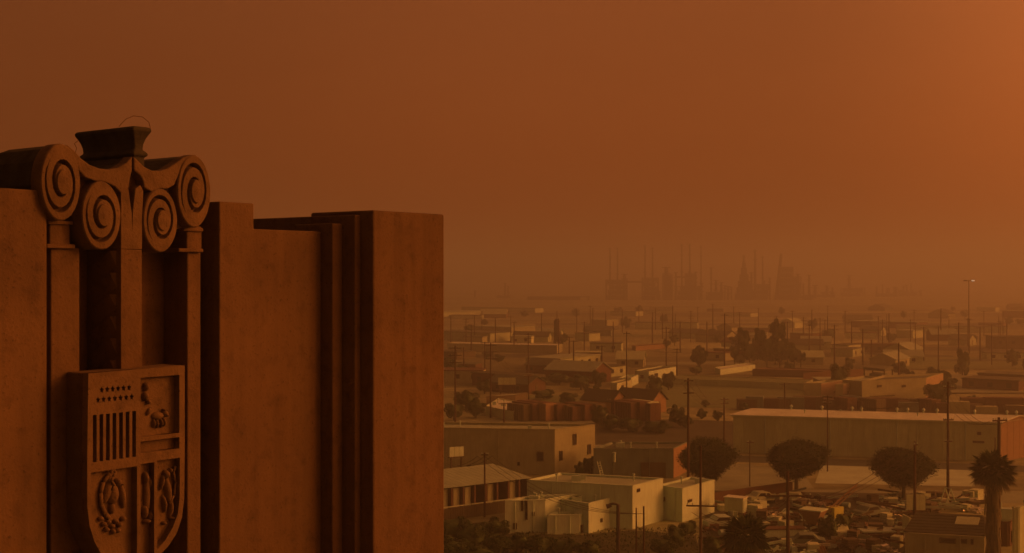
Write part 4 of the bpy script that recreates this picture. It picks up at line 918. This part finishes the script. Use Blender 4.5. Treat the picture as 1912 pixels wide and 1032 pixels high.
def grass():
    rn = random.Random(9); mb = MB()
    for i in range(5000):
        p = G(rn.uniform(800, 1330), rn.uniform(985, 1075)); s = rn.uniform(.08, .22); a = rn.uniform(0, 6.28); t = Vector((math.cos(a), math.sin(a), 0)) * s * .5
        mb.add([p - t, p + t, p + Vector((rn.uniform(-.1, .1), rn.uniform(-.1, .1), s))], [(0, 1, 2)])
    tag(mb.build('weeds', M['leaf_dark']), 'ragged dark weeds covering the ground at bottom left', 'weeds', kind='stuff')
grass()

# ------------------------------------------------------------------ scrap yard and its litter
def car(px, py, rz, m, cab=True, desc='stripped car body', s=1):
    b = empty('junk_car', G(px, py), rz)
    L, Wd = 4.3 * s, 1.7 * s
    prof = [(-.5, .35), (.5, .35), (.5, .72), (.47, .8), (.2, .86), (.1, 1.32), (-.22, 1.36), (-.34, .92), (-.48, .84), (-.5, .7)]
    mb = MB(); mb.quadbox([(x * L, -Wd / 2, z * s) for x, z in prof], [(x * L, Wd / 2, z * s) for x, z in prof]); bevel(mb.build('body', m, b), .06)
    for sy in (-1, 1): MB().quadbox([(-.28 * L, sy * (Wd / 2 + .01), .92 * s), (.15 * L, sy * (Wd / 2 + .01), .92 * s), (.07 * L, sy * (Wd / 2 + .01), 1.26 * s), (-.2 * L, sy * (Wd / 2 + .01), 1.28 * s)], [(-.28 * L, sy * (Wd / 2 - .04), .92 * s), (.15 * L, sy * (Wd / 2 - .04), .92 * s), (.07 * L, sy * (Wd / 2 - .04), 1.26 * s), (-.2 * L, sy * (Wd / 2 - .04), 1.28 * s)]).build('side_window', M['dark_glass'], b)
    for sx in (-.3, .32):
        for sy in (-1, 1): MB().bar((sx * L, sy * (Wd / 2 - .1), .33 * s), (sx * L, sy * (Wd / 2 + .06), .33 * s), .33 * s, 12).build('wheel', M['metal_dark'], b)
    MB().box((.51 * L, 0, .45), (.1, Wd * .95, .14)).build('bumper', M['tin'], b)
    later(b, desc, junkrel(px, py), px, 'car', 'junked cars in the yard'); return b
def item(kind, px, py, m, desc, rn, z=0):
    p = G(px, py); p.z = z; b = None
    if kind == 'drum':
        mb = MB()
        for q, r in ((0, .3), (.3, .32), (.6, .32)): mb.bar((0, 0, q), (0, 0, q + .29), r, 12)
        o = mb.build('oil_drum', m); o.location = p; o.rotation_euler = (R(90) if rn.random() < .3 else 0, 0, rn.uniform(0, 3))
        if o.rotation_euler[0]: o.location.z += .3
        return later(o, desc, junkrel(px, py), px, 'drum', 'drums in the yard')
    if kind == 'crate':
        b = empty('wooden_crate', p, rn.uniform(0, 3)); s = rn.uniform(.8, 1.5); hh = s * rn.uniform(.5, 1)
        for i in range(4): MB().box((0, 0, hh * (i + .5) / 4), (s, s * .8, hh / 4 - .03)).build('board', m, b)
        return later(b, desc, junkrel(px, py), px, 'crate', 'crates in the yard')
    if kind == 'sheet':
        s = rn.uniform(.7, 1.6); mb = MB(); n = 6; a = rn.uniform(-.5, .5)
        for i in range(n): mb.box((-s / 2 + s * (i + .5) / n, 0, .5 + (.04 if i % 2 else 0)), (s / n, rn.uniform(.6, 1.0), .03), 0, .5)
        o = mb.build('metal_sheet', m); o.location = p; o.rotation_euler = (rn.uniform(-.2, .5), a, rn.uniform(0, 6)); return later(o, desc, junkrel(px, py), px, 'metal sheet', 'loose sheets in the yard')
    if kind == 'beam':
        L = rn.uniform(2.2, 5); mb = MB(); mb.box((0, 0, 0), (L, .18, .04)); mb.box((0, 0, .1), (L, .03, .18)); mb.box((0, 0, .2), (L, .18, .04))
        o = mb.build('steel_beam', m); o.location = p + Vector((0, 0, .6)); o.rotation_euler = (0, rn.uniform(-.25, .25), rn.uniform(-.6, .6)); return later(o, desc, junkrel(px, py), px, 'beam', 'beams in the yard')
    if kind == 'heap':
        mb = MB()
        for i in range(34):
            a = rn.uniform(0, 6.28); r = rn.uniform(0, 1.4); mb.box((r * math.cos(a), r * math.sin(a), max(.1, .8 - r * .5) * rn.uniform(.3, 1)), (rn.uniform(.15, 1.1), rn.uniform(.06, .3), rn.uniform(.03, .2)), rn.uniform(0, 3), rn.uniform(-.6, .6))
        o = mb.build('scrap_heap', m); o.location = p; return later(o, desc, junkrel(px, py), px, 'scrap heap', 'scrap heaps in the yard')
    if kind == 'tank':
        b = empty('steel_tank', p, rn.uniform(-.4, .4)); L = rn.uniform(1.1, 1.9)
        MB().bar((-L / 2, 0, .6), (L / 2, 0, .6), .38, 14).build('shell', m, b, False)
        for s in (-.35, .35): MB().box((L * s, 0, .12), (.15, .9, .24)).build('saddle', M['rust'], b)
        return later(b, desc, junkrel(px, py), px, 'tank', 'tanks in the yard')
rn = random.Random(77)
for (x, y, a, mk, ds) in ((1425, 938, 20, 'cream_plaster', 'pale stripped car'), (1352, 985, 12, 'tin', 'grey stripped car'), (1625, 965, 30, 'grey_block', 'dark stripped car'), (1500, 1020, 170, 'grey_block', 'dark stripped car'), (1560, 1000, 100, 'cream_plaster', 'pale stripped car'), ):
    car(x, y, R(a), M[mk], desc=ds)
pal = [('tin', 'grey'), ('tin', 'grey'), ('rust', 'rusty'), ('red_paint', 'red'), ('bright_metal', 'shiny'), ('white_plaster', 'white'), ('brown_wood', 'brown'), ('rust', 'rusty'), ('grey_block', 'dark'), ('metal_dark', 'blackened'), ('brown_wood', 'brown')]
for i in range(275):
    px, py = rn.uniform(1330, 1700), rn.uniform(926, 1038)
    if i > 235: px, py = rn.uniform(1700, 1830), rn.uniform(930, 960)
    kd = rn.choice(['drum', 'crate', 'sheet', 'sheet', 'beam', 'beam', 'heap', 'heap', 'heap', 'crate'] if i < 255 else ['beam', 'crate'])
    mk, cn = rn.choice(pal)
    if kd == 'tank': mk, cn = rn.choice([('tin', 'grey'), ('white_plaster', 'white'), ('grey_block', 'dark')])
    if kd == 'crate': mk, cn = rn.choice([('brown_wood', 'brown'), ('cream_plaster', 'pale')])
    item(kd, px, py, M[mk], f"{cn} {dict(drum='oil drum', crate='plank crate', sheet='bent metal sheet', beam='steel beam', heap='scrap heap', tank='lying tank')[kd]}", rn, 0)
def box_truck():
    b = empty('truck_box', G(1374, 964), R(-30)); b.scale = (.72, .72, .8); MB().box((0, 0, 1.7), (3.0, 2.0, 2.0)).build('body', M['cream_plaster'], b); MB().box((0, 0, 2.75), (3.3, 2.2, .12)).build('roof', M['pale_metal'], b)
    MB().box((0, 0, .6), (3.2, 1.6, .2)).build('chassis', M['rust'], b)
    for x in (-1, 1):
        for y in (-.8, .8): MB().bar((x, y - .1, .4), (x, y + .1, .4), .4, 12).build('wheel', M['metal_dark'], b)
    MB().box((1.53, 0, 1.6), (.06, 1.6, 1.7)).build('door', M['tin'], b); tag(b, 'pale delivery truck box behind the bushy palm', 'truck body')
    b = empty('white_tank_trailer', G(1462, 1012), R(3)); mb = MB(); mb.quadbox([(-2, -.7, .5), (1.6, -.7, .5), (1.9, -.7, 1.4), (-2.1, -.7, 1.4)], [(-2, .7, .5), (1.6, .7, .5), (1.9, .7, 1.4), (-2.1, .7, 1.4)]); mb.build('body', M['white_plaster'], b)
    MB().box((.1, 0, 1.45), (4.3, 1.6, .1)).build('rim', M['rust'], b)
    for x in (-1, .8):
        for y in (-.7, .7): MB().bar((x, y - .1, .35), (x, y + .1, .35), .35, 12).build('wheel', M['metal_dark'], b)
    tag(b, 'long white tipping trailer by the crossarm pole foot', 'trailer')
    b = empty('hopper', G(1519, 990), R(-35)); mb = MB(); mb.quadbox([(-.5, -.5, .7), (.5, -.5, .7), (.5, .5, .7), (-.5, .5, .7)], [(-1.2, -1, 2.2), (1.2, -1, 2.2), (1.2, 1, 2.2), (-1.2, 1, 2.2)]); mb.build('bin', M['orange_tan'], b)
    MB().box((0, 0, 2.25), (2.5, 2.1, .1)).build('rim', M['white_plaster'], b)
    for x in (-.8, .8):
        for y in (-.7, .7): MB().bar((x, y, 0), (x, y, 1.7), .08).build('leg', M['rust'], b)
    tag(b, 'bright orange steel hopper in the scrap yard', 'hopper')
    b = empty('crane_boom', G(1577, 968), R(35)); p0, p1 = Vector((-2.6, 0, 1.0)), Vector((2.2, 0, 3.4)); mb = MB()
    for dy, dz in ((-.2, 0), (.2, 0), (0, .35)): mb.bar(p0 + Vector((0, dy, dz)), p1 + Vector((0, dy, dz)), .06, 5)
    for i in range(12): a = p0.lerp(p1, i / 12); c = p0.lerp(p1, (i + 1) / 12); mb.bar(a + Vector((0, -.2, 0)), c + Vector((0, .2, 0)), .03, 4); mb.bar(a + Vector((0, .2, 0)), c + Vector((0, 0, .35)), .03, 4)
    mb.build('lattice', M['orange_tan'], b); MB().box((-1.6, 0, .8), (1.5, 1.2, 1.4)).build('cab', M['yellow_paint'], b); MB().box((-1.6, 0, .15), (2, 1.5, .3)).build('track', M['metal_dark'], b)
    tag(b, 'tilted orange crane boom over the scrap yard', 'crane')
    b = empty('a_frame_rack', G(1770, 948), R(20))
    for s in (-1, 1):
        MB().bar((s * .9, -.5, 0), (0, -.5, 2.3), .08).build('strut', M['white_plaster'], b); MB().bar((s * .9, .5, 0), (0, .5, 2.3), .08).build('strut', M['white_plaster'], b)
    MB().bar((0, -.6, 2.3), (0, .6, 2.3), .07).build('ridge_bar', M['tin'], b); tag(b, 'white A-shaped rack behind the tall pole foot', 'rack')
    b = empty('flatbed_trailer', G(1650, 1003), R(4)); MB().box((0, 0, .75), (5, 1.9, .15)).build('deck', M['tin'], b); MB().box((2.4, 0, 1.5), (.12, 1.9, 1.4)).build('headboard', M['cream_plaster'], b)
    for x in (-1.6, 1.4):
        for y in (-.8, .8): MB().bar((x, y - .1, .35), (x, y + .1, .35), .35, 12).build('wheel', M['metal_dark'], b)
    tag(b, 'flat trailer with upright headboard in the scrap yard', 'trailer')
    b = empty('rooftop_tank', Vector(top(1880, 972, 2.6)) + Vector((0, 0, 2.75)), R(-10)); MB().box((0, 0, .55), (1.3, .9, .95)).build('body', M['white_plaster'], b); MB().bar((-.6, -.3, 1.0), (-.6, -.3, 1.7), .07).build('pipe', M['white_plaster'], b); MB().box((0, 0, 1.06), (1.4, 1, .06)).build('lid', M['tin'], b)
    tag(b, 'white box tank with pipe, on the reddish shed right of the palm', 'tank')
    o = MB().bar((0, 0, 0), (0, 0, .5), .28, 12).build('white_bucket', M['white_plaster']); o.location = G(983, 1034); tag(o, 'small white bucket among the weeds, bottom left', 'bucket')
    for i, (px, py, lab) in enumerate(((1150, 856, 'small white standpipe on the grey building roof side'), (1124, 886, 'white ladder leaning by the grey block building'))):
        d = F * 23 / (py - CY); 
        if i == 0:
            b = empty('roof_standpipe', PD(1147, 862, 157 + 5), 0); b.location.z -= 0; MB().bar((0, 0, 0), (0, 0, 1.0), .16, 10).build('pipe', M['white_plaster'], b); MB().bar((0, 0, 1.0), (0, 0, 1.2), .24, 10).build('cap', M['tin'], b); tag(b, 'small white vent pipe against the grey block building', 'vent pipe')
        else:
            b = empty('ladder', G(1127, 900), R(30))
            for s in (-.22, .22): MB().bar((s, 0, 0), (s - .0, 1.2, 2.6), .05).build('rail', M['white_plaster'], b)
            for q in range(8): f = (q + .7) / 8.5; MB().bar((-.22, 1.2 * f, 2.6 * f), (.22, 1.2 * f, 2.6 * f), .03).build('rung', M['white_plaster'], b)
            tag(b, lab, 'ladder')
box_truck()

# ------------------------------------------------------------------ the low city fading into the haze
def hazecity():
    rn = random.Random(2024); made = 0; tries = 0
    walls = [('tan_plaster', 'tan'), ('tan_plaster', 'tan'), ('cream_plaster', 'cream'), ('olive_metal', 'olive'), ('brown_wood', 'brown'), ('rust', 'rusty'), ('red_paint', 'red'), ('olive_metal', 'olive'), ('grey_block', 'grey')]
    roofs = ['tar_roof', 'gravel_roof', 'olive_metal', 'shingle', 'rust', 'gravel_roof', 'tar_roof']
    while made < 72 and tries < 6000:
        tries += 1
        py = 578 + (rn.random() ** 1.1) * 182; px = rn.uniform(815, 1945); p = G(px, py); d = p.y
        if 1350 < px < 1912 and py > 758: continue
        if 1230 < px < 1530 and 702 < py: continue
        if 1110 < px < 1290 and 745 < py: continue
        big = rn.random() < .22
        ln = rn.uniform(18, 55) if big else rn.uniform(7, 15); wd = rn.uniform(8, 20) if big else rn.uniform(6, 10); h = rn.uniform(2.6, 4.6) if big else rn.uniform(2.2, 3.2)
        if d > 700: ln *= 1.6; wd *= 1.4; h *= 1
        if any((p.x - a) ** 2 + (p.y - c) ** 2 < (r + ln * .5) ** 2 for a, c, r in OCC): continue
        mw, cn = rn.choice(walls); mr = rn.choice(roofs); rz = rn.choice([R(-36.9) + math.pi / 2 * 0, R(-6), R(-12), R(53)]) + rn.uniform(-.05, .05)
        g_ = rn.random() < .45 and not big
        desc = f"hazy {cn} {'gabled house' if g_ else ('long flat shed' if big else 'flat roofed house')}"
        if g_:
            b = gable('distant_house', None, 0, 0, wd, ln, h, wd * .22, rz, M[mw], M[mr], 2 if d < 420 else 0, p0=p)
        else:
            b = empty('distant_shed' if big else 'distant_house', p, rz)
            MB().box((0, 0, h / 2), (ln, wd, h)).build('wall', M[mw], b); MB().box((0, 0, h + .12), (ln + .5, wd + .5, .22)).build('roof', M[mr], b)
            if d < 520:
                nw = max(2, int(ln / 4))
                for i in range(nw): 
                    w_ = MB().box((-ln / 2 + ln * (i + .5) / nw, -wd / 2 - .03, h * .55), (1.2, .08, 1.1)).build('window', M['dark_glass'], b)
            OCC.append((p.x, p.y, ln * .5))
        later(b, desc, farrel(px), px, 'shed' if big else 'house', 'low buildings fading into the haze'); made += 1
    # small trees and shrubs between them
    for i in range(45):
        py = 575 + rn.random() * 165; px = rn.uniform(820, 1930); p = G(px, py)
        if any((p.x - a) ** 2 + (p.y - c) ** 2 < (r * .8) ** 2 for a, c, r in OCC): continue
        if 1230 < px < 1530 and 702 < py: continue
        k = p.y / F; hh = rn.uniform(3, 6.5); ry = hh * .42 / k; rx = ry * rn.uniform(.8, 1.5)
        tree(px, py - hh * .58 / k, rx, ry, py, big=False, seed=i, name='distant_tree', desc='small hazy tree', group='small trees scattered through the haze')
hazecity()
settle_labels()
